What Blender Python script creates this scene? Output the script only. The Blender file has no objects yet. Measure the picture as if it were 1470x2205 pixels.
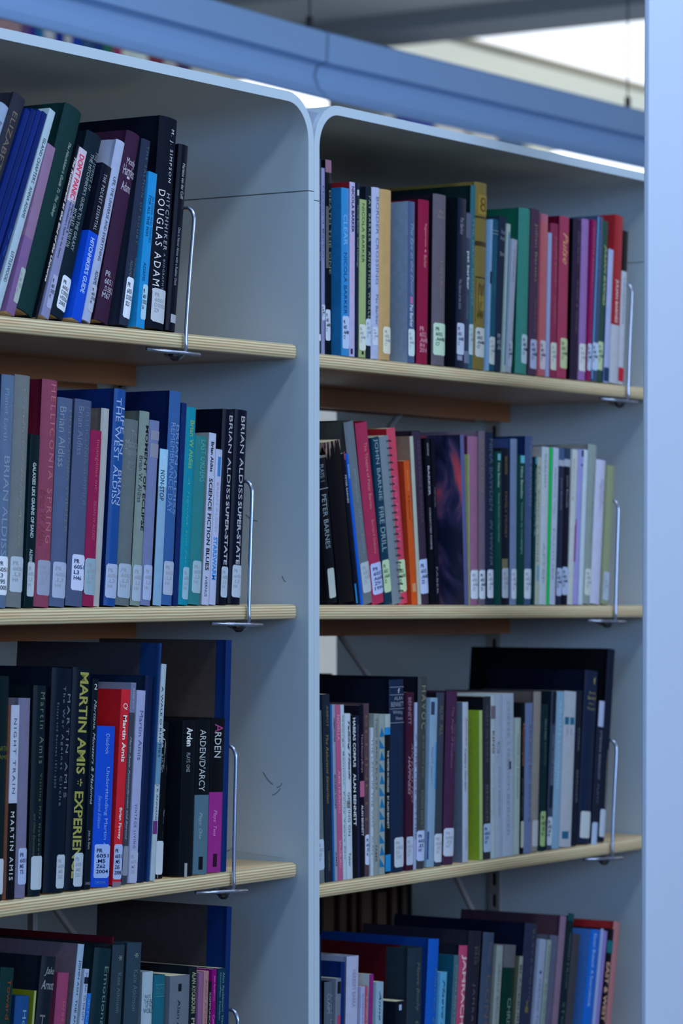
import bpy, bmesh, math, random
from mathutils import Vector, Matrix
random.seed(7)
SC = bpy.context.scene
COL = SC.collection

# ---------------------------------------------------------------- camera
F = 7000.0; CX = 735.0; HY = 1238.0          # focal length and horizon in pixels of the 1470x2205 frame
FWD = (0.8360, 0.5488); RGT = (0.5488, -0.8360)
CAMZ = 1.35; DO = 3.71
CAM = (-(DO*FWD[0] - 0.0371*RGT[0]), -(DO*FWD[1] - 0.0371*RGT[1]))
cam_data = bpy.data.cameras.new('camera'); cam = bpy.data.objects.new('camera', cam_data); COL.objects.link(cam)
cam.location = (CAM[0], CAM[1], CAMZ)
cam.rotation_euler = (math.pi/2, 0, math.atan2(FWD[1], FWD[0]) - math.pi/2)
cam_data.sensor_fit = 'VERTICAL'; cam_data.sensor_height = 36; cam_data.sensor_width = 24
cam_data.lens = F/2205*36
cam_data.shift_y = (HY-1102.5)/2205
cam_data.dof.use_dof = True; cam_data.dof.focus_distance = 3.47; cam_data.dof.aperture_fstop = 8.0
cam_data.clip_start = 0.1; cam_data.clip_end = 100
SC.camera = cam

# ---------------------------------------------------------------- world, lights, exposure
w = bpy.data.worlds.new('room_daylight'); SC.world = w; w.use_nodes = True
bg = w.node_tree.nodes['Background']; bg.inputs[0].default_value = (0.34, 0.54, 1.0, 1); bg.inputs[1].default_value = 0.09

def area(name, loc, target, sx, sy, power, color):
    d = bpy.data.lights.new(name, 'AREA'); d.shape = 'RECTANGLE'; d.size = sx; d.size_y = sy
    d.energy = power; d.color = color
    o = bpy.data.objects.new(name, d); COL.objects.link(o); o.location = loc
    o.rotation_euler = (Vector(target)-Vector(loc)).to_track_quat('-Z', 'Y').to_euler()
    return o
area('aisle_lamp', (-0.5, -1.0, 2.92), (-0.5, -1.0, 0), 4.2, 0.25, 27, (0.62, 0.80, 1.0))
area('window_light', (-0.9, -5.4, 2.2), (0.2, 0.0, 1.35), 5.0, 1.6, 185, (0.47, 0.66, 1.0))
area('left_blue_fill', (-6.5, -2.6, 2.0), (0.3, 0.0, 1.3), 2.4, 1.4, 52, (0.05, 0.40, 1.0))  # unseen fill added from the left to turn the side panels bluer
area('far_room_fill', (2.4, 1.75, 1.75), (2.8, 2.6, 0.9), 4.0, 0.3, 40, (0.62, 0.80, 1.0))  # unseen fill added to brighten the cabinet behind
area('rear_panel_fill', (-1.6, 2.1, 1.75), (0.87, 0.4, 1.45), 0.8, 0.8, 5, (0.55, 0.74, 1.0))  # unseen fill added to lift the rear half of the side panel
area('beam_wash', (-0.3, -0.4, 2.96), (0.3, 1.1, 2.15), 3.0, 0.3, 20, (0.34, 0.56, 1.0))  # unseen fill added to brighten the beam face
area('ceiling_wash', (6.0, 3.0, 2.0), (6.0, 3.0, 3.0), 8.0, 4.0, 60, (0.50, 0.72, 1.0))  # unseen upward fill added to brighten the ceiling

SC.view_settings.view_transform = 'Standard'; SC.view_settings.look = 'None'
SC.view_settings.exposure = 0.04; SC.view_settings.gamma = 1.0; SC.view_settings.use_curve_mapping = False

# ---------------------------------------------------------------- helpers
def X_at(px, Y=0.014):
    s = (px-CX)/F
    return (s*(DO+FWD[1]*Y) + 0.0371 + 0.8360*Y)/(RGT[0]-FWD[0]*s)
def fwd_of(X, Y): return DO + FWD[0]*X + FWD[1]*Y
def P(px, py, Y=0.014):
    X = X_at(px, Y); return X, CAMZ + (HY-py)/F*fwd_of(X, Y)

def lin(c):
    return tuple(((v/255)/12.92 if v/255 <= 0.04045 else ((v/255+0.055)/1.055)**2.4) for v in c)
WR = (176, 197, 226)                        # how a plain white label reads under the room's bluish light
def alb(c, k=0.8):
    l = lin(c); r = lin(WR)
    return tuple(min(0.92, max(0.0022, a/b*k)) for a, b in zip(l, r))

MATS = {}
def mat(name, col, rough=0.5, metal=0.0, spec=0.4, noise=0.0, nscale=40, bump=0.0, split=None, emit=None, coat=0.0, raw=False):
    key = (name, tuple(col), rough, metal, noise, nscale, bump, split, coat)
    if key in MATS: return MATS[key]
    m = bpy.data.materials.new(name); m.use_nodes = True; MATS[key] = m
    nt = m.node_tree; b = nt.nodes['Principled BSDF']; L = nt.links
    a = tuple(col) if raw else alb(col)
    b.inputs['Base Color'].default_value = (*a, 1); b.inputs['Roughness'].default_value = rough
    b.inputs['Metallic'].default_value = metal; b.inputs['Specular IOR Level'].default_value = spec if rough < 0.33 or 'paint' in name else 0.10
    b.inputs['Coat Weight'].default_value = coat; b.inputs['Coat Roughness'].default_value = 0.25
    if emit:
        b.inputs['Emission Color'].default_value = (*emit[0], 1); b.inputs['Emission Strength'].default_value = emit[1]
    if noise or bump or split:
        tc = nt.nodes.new('ShaderNodeTexCoord')
    src = None
    if split:                                # tuple of (height, colour above it) up the spine
        sp = nt.nodes.new('ShaderNodeSeparateXYZ'); L.new(tc.outputs['Object'], sp.inputs[0])
        prev = nt.nodes.new('ShaderNodeRGB'); prev.outputs[0].default_value = (*a, 1); prev = prev.outputs[0]
        for z, c in split:
            g = nt.nodes.new('ShaderNodeMath'); g.operation = 'GREATER_THAN'; g.inputs[1].default_value = z
            L.new(sp.outputs[2], g.inputs[0])
            mx = nt.nodes.new('ShaderNodeMix'); mx.data_type = 'RGBA'
            L.new(g.outputs[0], mx.inputs[0]); L.new(prev, mx.inputs[6]); mx.inputs[7].default_value = (*alb(c), 1)
            prev = mx.outputs[2]
        src = prev
    if noise:
        n = nt.nodes.new('ShaderNodeTexNoise'); n.inputs['Scale'].default_value = nscale; n.inputs['Detail'].default_value = 6
        L.new(tc.outputs['Object'], n.inputs['Vector'])
        mr = nt.nodes.new('ShaderNodeMapRange'); mr.inputs[3].default_value = 1-noise; mr.inputs[4].default_value = 1+noise
        mr.inputs[1].default_value = 0.25; mr.inputs[2].default_value = 0.75
        L.new(n.outputs[0], mr.inputs[0])
        mx = nt.nodes.new('ShaderNodeVectorMath'); mx.operation = 'SCALE'
        if src: L.new(src, mx.inputs[0])
        else: mx.inputs[0].default_value = a
        L.new(mr.outputs[0], mx.inputs['Scale']); src = mx.outputs[0]
    if src: L.new(src, b.inputs['Base Color'])
    if bump:
        n = nt.nodes.new('ShaderNodeTexNoise'); n.inputs['Scale'].default_value = 900; n.inputs['Detail'].default_value = 2
        L.new(tc.outputs['Object'], n.inputs['Vector'])
        bp = nt.nodes.new('ShaderNodeBump'); bp.inputs['Strength'].default_value = bump; bp.inputs['Distance'].default_value = 0.001
        L.new(n.outputs[0], bp.inputs['Height']); L.new(bp.outputs[0], b.inputs['Normal'])
    return m

def wood(name, c1, c2, edge):
    """birch plywood; edge=True shows the stacked plies of the cut edge"""
    m = bpy.data.materials.new(name); m.use_nodes = True; nt = m.node_tree; L = nt.links; b = nt.nodes['Principled BSDF']
    tc = nt.nodes.new('ShaderNodeTexCoord'); mp = nt.nodes.new('ShaderNodeMapping'); L.new(tc.outputs['Object'], mp.inputs[0])
    n = nt.nodes.new('ShaderNodeTexNoise'); n.inputs['Detail'].default_value = 5
    if edge: mp.inputs['Scale'].default_value = (14, 14, 500)
    else: mp.inputs['Scale'].default_value = (3, 60, 60)
    L.new(mp.outputs[0], n.inputs['Vector']); n.inputs['Scale'].default_value = 1.0
    r = nt.nodes.new('ShaderNodeValToRGB'); L.new(n.outputs[0], r.inputs[0])
    r.color_ramp.elements[0].position = 0.32; r.color_ramp.elements[0].color = (*alb(c1), 1)
    r.color_ramp.elements[1].position = 0.62; r.color_ramp.elements[1].color = (*alb(c2), 1)
    out = r.outputs[0]
    if edge:
        sp = nt.nodes.new('ShaderNodeSeparateXYZ'); L.new(tc.outputs['Object'], sp.inputs[0])
        n2 = nt.nodes.new('ShaderNodeTexNoise'); n2.inputs['Scale'].default_value = 9; L.new(tc.outputs['Object'], n2.inputs['Vector'])
        a1 = nt.nodes.new('ShaderNodeMath'); a1.operation = 'MULTIPLY_ADD'; a1.inputs[1].default_value = 0.0012
        L.new(n2.outputs[0], a1.inputs[0]); L.new(sp.outputs[2], a1.inputs[2])
        k = nt.nodes.new('ShaderNodeMath'); k.operation = 'MULTIPLY'; k.inputs[1].default_value = 2*math.pi/0.0030; L.new(a1.outputs[0], k.inputs[0])
        s = nt.nodes.new('ShaderNodeMath'); s.operation = 'SINE'; L.new(k.outputs[0], s.inputs[0])
        mr = nt.nodes.new('ShaderNodeMapRange'); mr.inputs[1].default_value = -0.9; mr.inputs[2].default_value = 0.4
        mr.inputs[3].default_value = 0.50; mr.inputs[4].default_value = 1.0; L.new(s.outputs[0], mr.inputs[0])
        v = nt.nodes.new('ShaderNodeVectorMath'); v.operation = 'SCALE'; L.new(out, v.inputs[0]); L.new(mr.outputs[0], v.inputs['Scale']); out = v.outputs[0]
    L.new(out, b.inputs['Base Color']); b.inputs['Roughness'].default_value = 0.42
    b.inputs['Coat Weight'].default_value = 0.25; b.inputs['Coat Roughness'].default_value = 0.3
    return m

def mesh(name, verts, faces, mats, parent=None, fm=None, smooth=False):
    me = bpy.data.meshes.new(name); me.from_pydata(verts, [], faces)
    for m in (mats if isinstance(mats, (list, tuple)) else [mats]): me.materials.append(m)
    if fm: me.polygons.foreach_set('material_index', fm)
    bm = bmesh.new(); bm.from_mesh(me); bmesh.ops.recalc_face_normals(bm, faces=bm.faces); bm.to_mesh(me); bm.free()
    if smooth: me.polygons.foreach_set('use_smooth', [True]*len(me.polygons))
    me.update()
    o = bpy.data.objects.new(name, me); COL.objects.link(o)
    if parent: o.parent = parent
    return o
def boxvf(x0, x1, y0, y1, z0, z1):
    v = [(x, y, z) for z in (z0, z1) for y in (y0, y1) for x in (x0, x1)]
    return v, [(0, 1, 3, 2), (4, 6, 7, 5), (0, 4, 5, 1), (2, 3, 7, 6), (0, 2, 6, 4), (1, 5, 7, 3)]
def join(parts):
    V, Fc = [], []
    for v, f in parts:
        k = len(V); V += list(v); Fc += [tuple(i+k for i in q) for q in f]
    return V, Fc
def box(name, x0, x1, y0, y1, z0, z1, m, parent=None, bevel=0.0, seg=2):
    v, f = boxvf(x0, x1, y0, y1, z0, z1); o = mesh(name, v, f, m, parent)
    if bevel:
        bm = bmesh.new(); bm.from_mesh(o.data)
        bmesh.ops.bevel(bm, geom=bm.edges[:], offset=bevel, segments=seg, affect='EDGES', profile=0.5)
        bm.to_mesh(o.data); bm.free()
    return o
def prism(poly, z0, z1):
    """closed (x, y) outline extruded in z"""
    n = len(poly); v = [(x, y, z0) for x, y in poly]+[(x, y, z1) for x, y in poly]
    f = [tuple(range(n))[::-1], tuple(range(n, 2*n))]+[(i, (i+1) % n, n+(i+1) % n, n+i) for i in range(n)]
    return v, f
def tube(pts, r, sides=10, closed=False):
    pts = [Vector(p) for p in pts]; V = []; Fc = []; n = len(pts)
    up = Vector((0.13, 0.31, 0.94)).normalized()
    for i, p in enumerate(pts):
        a = pts[max(0, i-1)]; b = pts[min(n-1, i+1)]; t = (b-a).normalized()
        s = t.cross(up)
        if s.length < 1e-3: s = t.cross(Vector((1, 0, 0)))
        s.normalize(); up = s.cross(t).normalized()
        for k in range(sides):
            q = 2*math.pi*k/sides; V.append(tuple(p+s*math.cos(q)*r+up*math.sin(q)*r))
    for i in range(n-1):
        for k in range(sides):
            Fc.append((i*sides+k, i*sides+(k+1) % sides, (i+1)*sides+(k+1) % sides, (i+1)*sides+k))
    Fc.append(tuple(range(sides))[::-1]); Fc.append(tuple(range((n-1)*sides, n*sides)))
    return V, Fc
def smoothpath(pts, k=6):
    """Catmull-Rom through the points"""
    P_ = [Vector(p) for p in pts]; P_ = [P_[0]*2-P_[1]]+P_+[P_[-1]*2-P_[-2]]; out = []
    for i in range(1, len(P_)-2):
        a, b, c, d = P_[i-1:i+3]
        for j in range(k):
            t = j/k; out.append(0.5*((2*b)+(c-a)*t+(2*a-5*b+4*c-d)*t*t+(3*b-a-3*c+d)*t**3))
    out.append(P_[-2]); return out
def empty(name, loc, label, cat, group=None, rot=(0, 0, 0)):
    o = bpy.data.objects.new(name, None); COL.objects.link(o); o.location = loc; o.rotation_euler = rot; o.empty_display_size = 0.02
    tag(o, label, cat, group); return o
def tag(o, label, cat, group=None):
    o['label'] = label; o['category'] = cat
    if group: o['group'] = group
def struct(o): o['kind'] = 'structure'; return o
# ================================================================ setting
M_floor = mat('carpet', (70, 78, 92), 0.95, noise=0.12, nscale=60)
struct(box('floor', -8, 20, -7, 12, -0.1, 0.0, M_floor))
M_wallfar = mat('far_wall_paint', (176, 190, 205), 0.8, noise=0.03, nscale=1)
struct(box('wall_back', -8, 20, 9.0, 9.2, 0, 3.0, M_wallfar))
M_ceil = mat('ceiling_paint', (112, 124, 140), 0.8, noise=0.04, nscale=2)
CE = CAMZ+1.65                                # ceiling underside
def onceil(px, py, H=1.65):
    d = F*H/(HY-py); s = (px-CX)/F*d
    return CAM[0]+d*FWD[0]+s*RGT[0], CAM[1]+d*FWD[1]+s*RGT[1]
Xa = onceil(1130, 71, 1.60)[0]; Xf = Xa+7.5
Yb = onceil(1200, 134)[1]; Yc = onceil(930, 92)[1]
M_white = mat('rooflight_reveal', (236, 240, 240), 0.7)
# ceiling: dark near part, reveal strip with its daylight put in as emission, sky opening
struct(box('ceiling', -8, Xa, -7, 12, CE, CE+0.25, M_ceil))
struct(box('ceiling', Xa, Xf, Yb+0.06, Yc+1.6, CE+0.02, CE+0.25, mat('ceiling_glow', (130, 136, 140), 0.7, emit=((0.44, 0.50, 0.48), 1.0))))
struct(box('ceiling', Xa, 20, Yc+1.6, 12, CE, CE+0.25, M_ceil))
struct(box('trim_1', Xa, Xf, Yb-0.0, Yb+0.07, CE-0.004, CE+0.2, mat('rooflight_frame', (150, 158, 158), 0.6)))
struct(box('window_1', Xa, Xf, -7, Yb, CE+0.004, CE+0.05, mat('rooflight_glass', (250, 250, 250), 0.4, emit=((0.93, 0.96, 1.0), 1.0))))
for k, (dx, hh, ww) in enumerate(((0.0, 0.05, 0.25), (0.75, 0.03, 0.14), (1.05, 0.06, 0.10))):
    struct(box('trim_%d' % (k+2), Xa-dx-ww, Xa-dx, -7, 12, CE-hh, CE, mat('ceiling_rib_paint', (82, 94, 112), 0.7)))

# pier beside the right bay
YP = -0.23
xp = X_at(1380, YP)
M_pier = mat('pier_paint', (164, 190, 232), 0.65, noise=0.015, nscale=3)
wr = struct(box('wall_right', 0, 0.12, -0.008, 0, 0, 3.0, M_pier, bevel=0.002)); wr.location = (xp-0.0085, YP, 0); wr.rotation_euler = (0, math.radians(0.45), 0)

# ================================================================ pendant beam behind the bookcases
M_beam = mat('beam_enamel', (122, 160, 214), 0.5, noise=0.02, nscale=1.5)
M_dark = mat('dark_metal', (40, 44, 52), 0.5)
YB = 1.05
def beam_pt(px, py, Y): 
    x, z = P(px, py, Y); return x, z
bx0, bz0 = P(735, 222, YB)
PHL, PHR = math.radians(3.2), math.radians(-0.5)      # the two runs of the beam meet at a slight angle
beam = empty('pendant_beam', (bx0, YB, bz0), 'long pale blue suspended linear beam light above and behind the bookcases', 'light fitting')
prof = [(0.0, 0.0), (0.030, 0.012), (0.048, 0.030), (0.056, 0.052), (0.050, 0.070), (0.030, 0.074), (0.028, 0.124), (0.034, 0.128), (0.15, 0.128), (0.10, 0.045), (0.02, 0.004)]
def beamseg(x0, x1):
    n = len(prof); v = [(x0, y, z) for y, z in prof]+[(x1, y, z) for y, z in prof]
    return v, [tuple(range(n)), tuple(range(n, 2*n))[::-1]]+[(i, (i+1) % n, n+(i+1) % n, n+i) for i in range(n)]
for a, b, ph in ((-3.2, -0.003, PHL), (0.003, 6.0, PHR)):
    v, f = beamseg(a, b); o = mesh('beam_housing', v, f, M_beam, beam); o.rotation_euler = (0, 0, ph)
v, f = beamseg(-0.006, 0.006); v = [(x, y*0.985+0.002, z*0.985+0.0008) for x, y, z in v]
mesh('joint_strip', v, f, mat('beam_joint', (84, 110, 150), 0.6), beam)
for px in (625, 1305):
    xx = P(px, 200, YB+0.1)[0]-bx0; yy = 0.06+xx*math.tan(PHL if xx < 0 else PHR)
    v, f = tube([(xx, yy, 0.13), (xx, yy, CE-bz0)], 0.0016, 6); mesh('suspension_wire', v, f, M_dark, beam)
    v, f = tube([(xx, yy, 0.126), (xx, yy, 0.155)], 0.006, 12); mesh('wire_gripper', v, f, M_dark, beam)

# ================================================================ bookcases
TH = 0.011; ZT = P(650, 203, 0)[1]; R_IN = X_at(1429, 0.0); XD = X_at(687, 0.0)
M_case = mat('case_paint', (152, 177, 205), 0.5, noise=0.03, nscale=6, bump=0.05)
M_caseside = M_case
M_strip = mat('slotted_steel', (120, 128, 140), 0.45, metal=0.2)
M_infill = mat('infill_grey', (110, 130, 165), 0.7)
DEP = 0.535
def cap_section(x0, x1, zt, r, zb):
    """outline (x, z) pairs of an upside down U with round shoulders, outer then inner"""
    def U(x0, x1, zt, r):
        p = [(x0, zb)]
        for k in range(11):
            a = math.pi-k/10*math.pi/2; p.append((x0+r+r*math.cos(a), zt-r+r*math.sin(a)))
        for k in range(11):
            a = math.pi/2-k/10*math.pi/2; p.append((x1-r+r*math.cos(a), zt-r+r*math.sin(a)))
        p.append((x1, zb)); return p
    return U(x0, x1, zt, r), U(x0+TH, x1-TH, zt-TH, r-TH)
def bookcase(x0, x1, zt, label, seam):
    root = empty('bookcase', (x0, 0, 0), label, 'bookcase')
    o, i = cap_section(0, x1-x0, zt, 0.052, seam); n = len(o)
    v = []; 
    for y in (0, DEP): v += [(x, y, z) for x, z in o]+[(x, y, z) for x, z in i]
    f = []
    for k in range(n-1):
        f += [(k, k+1, n+k+1, n+k), (2*n+k, 3*n+k, 3*n+k+1, 2*n+k+1), (k, 2*n+k, 2*n+k+1, k+1), (n+k, n+k+1, 3*n+k+1, 3*n+k)]
    f += [(0, n, 3*n, 2*n), (n-1, 3*n-1, 4*n-1, 2*n-1)]
    c = mesh('top_panel', v, f, M_case, root)
    for p in c.data.polygons:
        p.use_smooth = abs(p.normal.y) < 0.5
    c.data.set_sharp_from_angle(angle=math.radians(35))
    for a in (0, x1-x0-TH):
        box('side_panel', a, a+TH, 0, DEP, 0.0, seam-0.0012, M_caseside, root)
    for a, s in ((TH, 1), (x1-x0-TH, -1)):       # slotted uprights in the middle of the case depth
        parts = [boxvf(a+s*0.0005 if s > 0 else a-0.003, a+0.003 if s > 0 else a-0.0005, 0.258, 0.264, 0.05, zt-0.1),
                 boxvf(a+s*0.0005 if s > 0 else a-0.003, a+0.003 if s > 0 else a-0.0005, 0.271, 0.277, 0.05, zt-0.1)]
        z = 0.06
        while z < zt-0.12:
            parts.append(boxvf(a+s*0.0005 if s > 0 else a-0.003, a+0.003 if s > 0 else a-0.0005, 0.264, 0.271, z, z+0.012)); z += 0.03
        v, f = join(parts); mesh('slotted_strip', v, f, M_strip, root)
        box('slot_backing', min(a, a+s*0.0004), max(a, a+s*0.0004), 0.262, 0.273, 0.05, zt-0.1, M_dark, root)
    return root
seamL = P(668, 410, 0)[1]
XL0 = -0.87
case_l = bookcase(XL0, XD-TH+0.0, ZT, 'pale grey metal bookcase with rounded top corner, nearer unit on the left', seamL)
case_r = bookcase(XD-TH+0.0004, R_IN+TH, P(720, 226, 0)[1], 'pale grey metal bookcase with rounded top corner, farther unit on the right', seamL-0.01)
zr = P(720, 226, 0)[1]
for s_, x_, root_ in ((1, 0.0, case_r), (-1, XD-TH-XL0, case_l)):
    v = [(x_+x*s_, y, z) for y in (0.006, DEP-0.01) for x, z in ((0.0, zr-0.0115), (0.018, zr-0.0115), (0.0, zr-0.05))]
    mesh('corner_infill', v, [(0, 1, 2), (3, 5, 4), (0, 3, 4, 1), (1, 4, 5, 2), (2, 5, 3, 0)], M_infill, root_)
# cross braces in the middle plane of each unit
M_brace = mat('brace_steel', (128, 138, 156), 0.45, metal=0.3)
def brace(p0, p1, root, Y=0.262):
    a = P(*p0, Y); b = P(*p1, Y); d = (b[0]-a[0], b[1]-a[1]); k = 1.6
    ox = root.location.x; lo, hi = (ox+0.02, ox+0.80)
    t0, t1 = sorted(((lo-a[0])/d[0], (hi-a[0])/d[0])); t0 = max(t0, -0.8); t1 = min(t1, 1.8)
    a2 = (a[0]+d[0]*t0, a[1]+d[1]*t0); b2 = (a[0]+d[0]*t1, a[1]+d[1]*t1)
    v, f = tube([(a2[0]-ox, Y, a2[1]), (b2[0]-ox, Y, b2[1])], 0.0042, 10); mesh('cross_brace', v, f, M_brace, root)
brace((728, 1362), (790, 1452), case_r); brace((866, 884), (850, 905), case_r)
brace((985, 1895), (1018, 1965), case_r); brace((122, 1960), (165, 2020), case_l)
box('upright_post', P(70, 1990, 0.262)[0]-XL0-0.004, P(70, 1990, 0.262)[0]-XL0+0.004, 0.258, 0.266, 0.9, 1.25, M_brace, case_l)
# scuffs on the inner face of the divider
M_scuff = mat('scuff', (58, 72, 92), 0.8)
segs = []
for (px, py, dx, dy) in ((598, 1662, 22, 26), (618, 1712, 18, -16), (570, 1890, 12, 4), (505, 1835, 30, -14), (560, 1108, 26, 14), (640, 1240, 8, 12), (602, 1880, 10, -8), (628, 1695, 12, -10)):
    Yq = 0.02+(665-px)/1560
    z = CAMZ+(HY-py)/F*fwd_of(0, Yq)
    x = XD-2*TH-XL0-0.0003
    pts = [(x, Yq-dx/1560*t, z-dy/1900*t-0.002*math.sin(t*3)) for t in (0, .33, .66, 1)]
    v, f = tube(pts, 0.00028, 4); mesh('scuff_mark', v, f, M_scuff, case_l)
v, f = tube([(XD-2*TH-XL0-0.002, 0.115, P(497, 1830, 0.1)[1]), (XD-2*TH-XL0-0.002, 0.03, P(600, 1849, 0.03)[1]-0.0)], 0.0004, 5)
mesh('loose_thread', v, f, mat('thread', (150, 170, 195), 0.6), case_l)

M_ply = wood('birch_ply_face', (192, 160, 128), (208, 176, 144), False)
M_under = wood('birch_ply_under_shade', (112, 90, 66), (126, 104, 78), False)  # darker copy of the ply, under-shelf shade put into its colour
M_edge = wood('birch_ply_edge', (204, 166, 138), (230, 190, 164), True)
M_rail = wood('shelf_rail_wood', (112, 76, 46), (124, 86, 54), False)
M_wire = mat('bookend_steel', (140, 158, 195), 0.28, metal=0.85)
ST = 0.0168
def shelf(xa, xb, za, zb, label, mirror=False, plain=False, parent_y=0.010):
    """plywood shelf, top front edge running from (xa, za) to (xb, zb)"""
    w_ = xb-xa; ang = -math.atan2(zb-za, w_)
    root = empty('shelf', (xa, parent_y if not mirror else DEP-0.010, za), label, 'shelf', rot=(0, ang, 0) if not mirror else (0, 0, 0))
    s = -1 if mirror else 1
    r = 0.010; poly = []
    for cx, cy, a0 in ((r, r, 180), (w_-r, r, 270)):
        for k in range(6):
            a = math.radians(a0+k*18); poly.append((cx+r*math.cos(a), cy+r*math.sin(a)))
    poly += [(w_, 0.238), (0, 0.238)]
    n = len(poly)
    rings = []
    for (inset, z) in ((0.004, 0), (0.0012, -0.0012), (0, -0.004), (0, -ST+0.004), (0.0012, -ST+0.0012), (0.004, -ST)):
        ring = []
        for i, (x, y) in enumerate(poly):
            cx, cy = w_/2, 0.15
            nx = -1 if x < r*0.9 else (1 if x > w_-r*0.9 else 0); ny = -1 if y < r*0.9 else 0
            L_ = math.hypot(nx, ny) or 1
            ring.append((x-nx/L_*inset, s*(y-ny/L_*inset), z))
        rings.append(ring)
    v = sum(rings, []); f = [tuple(range(n)), tuple(range(5*n, 6*n))[::-1]]; fm = [0, 1]
    for j in range(5):
        for i in range(n):
            f.append((j*n+i, j*n+(i+1) % n, (j+1)*n+(i+1) % n, (j+1)*n+i)); fm.append(2)
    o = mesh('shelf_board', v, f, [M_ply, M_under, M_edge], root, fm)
    for p in o.data.polygons: p.use_smooth = p.material_index == 2
    o.data.set_sharp_from_angle(angle=math.radians(50))
    y0, y1 = sorted((s*0.224, s*0.234))
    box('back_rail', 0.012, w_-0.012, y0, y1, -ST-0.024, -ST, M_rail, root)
    return root
EDGE = {}
def front_shelf(row, pxa, pya, pxb, pyb, xa, xb, label):
    (X0, Z0), (X1, Z1) = P(pxa, pya, 0.012), P(pxb, pyb, 0.012)
    k = (Z1-Z0)/(X1-X0); za = Z0+(xa-X0)*k; zb = Z0+(xb-X0)*k
    EDGE[row] = (xa, za, k)
    return shelf(xa, xb, za, zb, label)
xl, xr = XL0+TH+0.003, XD-2*TH-0.0035
rl, rr = XD+0.003, R_IN-0.003
front_shelf('A', 0, 679, 640, 742, xl, xr, 'plywood shelf, uppermost in the nearer left bookcase')
front_shelf('B', 0, 1311, 640, 1301, xl, xr, 'plywood shelf, second from the top in the left bookcase')
front_shelf('C', 0, 1941, 640, 1857, xl, xr, 'plywood shelf, third from the top in the left bookcase')
front_shelf('D', 0, 2572, 640, 2418, xl, xr, 'plywood shelf, fourth from the top in the left bookcase')
front_shelf('E', 687, 761, 1376, 833, rl, rr, 'plywood shelf, uppermost in the farther right bookcase')
front_shelf('F', 687, 1303, 1376, 1303, rl, rr, 'plywood shelf, second from the top in the right bookcase')
front_shelf('G', 687, 1903, 1376, 1803, rl, rr, 'plywood shelf, third from the top in the right bookcase')
front_shelf('H', 687, 2497, 1376, 2310, rl, rr, 'plywood shelf, fourth from the top in the right bookcase')
for row, side in (('A', 'left'), ('C', 'left'), ('D', 'left'), ('E', 'right'), ('F', 'right'), ('G', 'right'), ('H', 'right'), ('B', 'left')):
    xa, za, k = EDGE[row]; nth = {'A': 'uppermost', 'E': 'uppermost', 'B': 'second', 'F': 'second', 'C': 'third', 'G': 'third', 'D': 'fourth', 'H': 'fourth'}[row]
    b_ = xr if side == 'left' else rr
    shelf(xa, b_, za+0.001, za+0.001, 'plywood shelf on the hidden rear side of the %s bookcase, %s level' % (side, nth), mirror=True)

# ================================================================ books
M_page = mat('page_edges', (196, 192, 176), 0.85, noise=0.08, nscale=300)
TXT = {}
def text_geo(s, style=''):
    k = (s, style)
    if k in TXT: return TXT[k]
    cu = bpy.data.curves.new('t', 'FONT'); cu.body = s; cu.resolution_u = 2; cu.size = 1
    if 'b' in style: cu.offset = 0.022
    if 'i' in style: cu.shear = 0.35
    if 'w' in style: cu.space_character = 1.35
    if 'c' in style: cu.align_x = 'CENTER'
    ob = bpy.data.objects.new('t', cu); COL.objects.link(ob)
    me = bpy.data.meshes.new_from_object(ob)
    V = [tuple(v.co[:2]) for v in me.vertices]; Fc = [tuple(p.vertices) for p in me.polygons]
    bpy.data.objects.remove(ob); bpy.data.curves.remove(cu); bpy.data.meshes.remove(me)
    x0 = min(v[0] for v in V); x1 = max(v[0] for v in V); y0 = min(v[1] for v in V); y1 = max(v[1] for v in V)
    V = [((x-x0)/(x1-x0), (y-y0)/(y1-y0)) for x, y in V]
    TXT[k] = (V, Fc); return TXT[k]

CALL = {'A': ['PR', '6051', '.D3352', 'H5'], 'B': ['PR', '6051', '.L3', 'H4'], 'C': ['PR', '6051', '.M5', 'Z62'], 'E': ['PR', '6052', '.A6488', 'C7'],
        'F': ['PR', '6052', '.A668', 'Z5'], 'G': ['PR', '6052', '.E5', 'W7'], 'D': ['PR', '6051'], 'H': ['PR', '6052']}
BOOKS = []
FIX = {}
def settle(row):
    """neighbours on a shelf touch but do not pass through each other: ease foot and lean, working leftwards from the bookend"""
    xa, za, k = EDGE[row]; nxt = None
    for B in reversed(R[row]):
        XR = X_at(B[1], 0.0120); XL_ = X_at(B[0], 0.0120); zb = za+(XR-xa)*k; Xt, Zt = P(B[2], B[3], 0.0120)
        ang = math.atan2(Xt-XR, Zt-zb); h = math.hypot(Xt-XR, Zt-zb)
        if nxt:
            nL, nang, nh = nxt
            if XR > nL-0.0004: XR = max(nL-0.0004, XL_+0.003)
            z = min(h*math.cos(ang), nh*math.cos(nang)); top = nL+z*math.tan(nang)
            if XR+z*math.tan(ang) > top-0.0005: ang = math.atan2(top-0.0005-XR, z)
        FIX[id(B)] = (XR, ang); nxt = (XR-max(0.0022/math.cos(ang), XR-XL_), ang, h)
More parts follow.
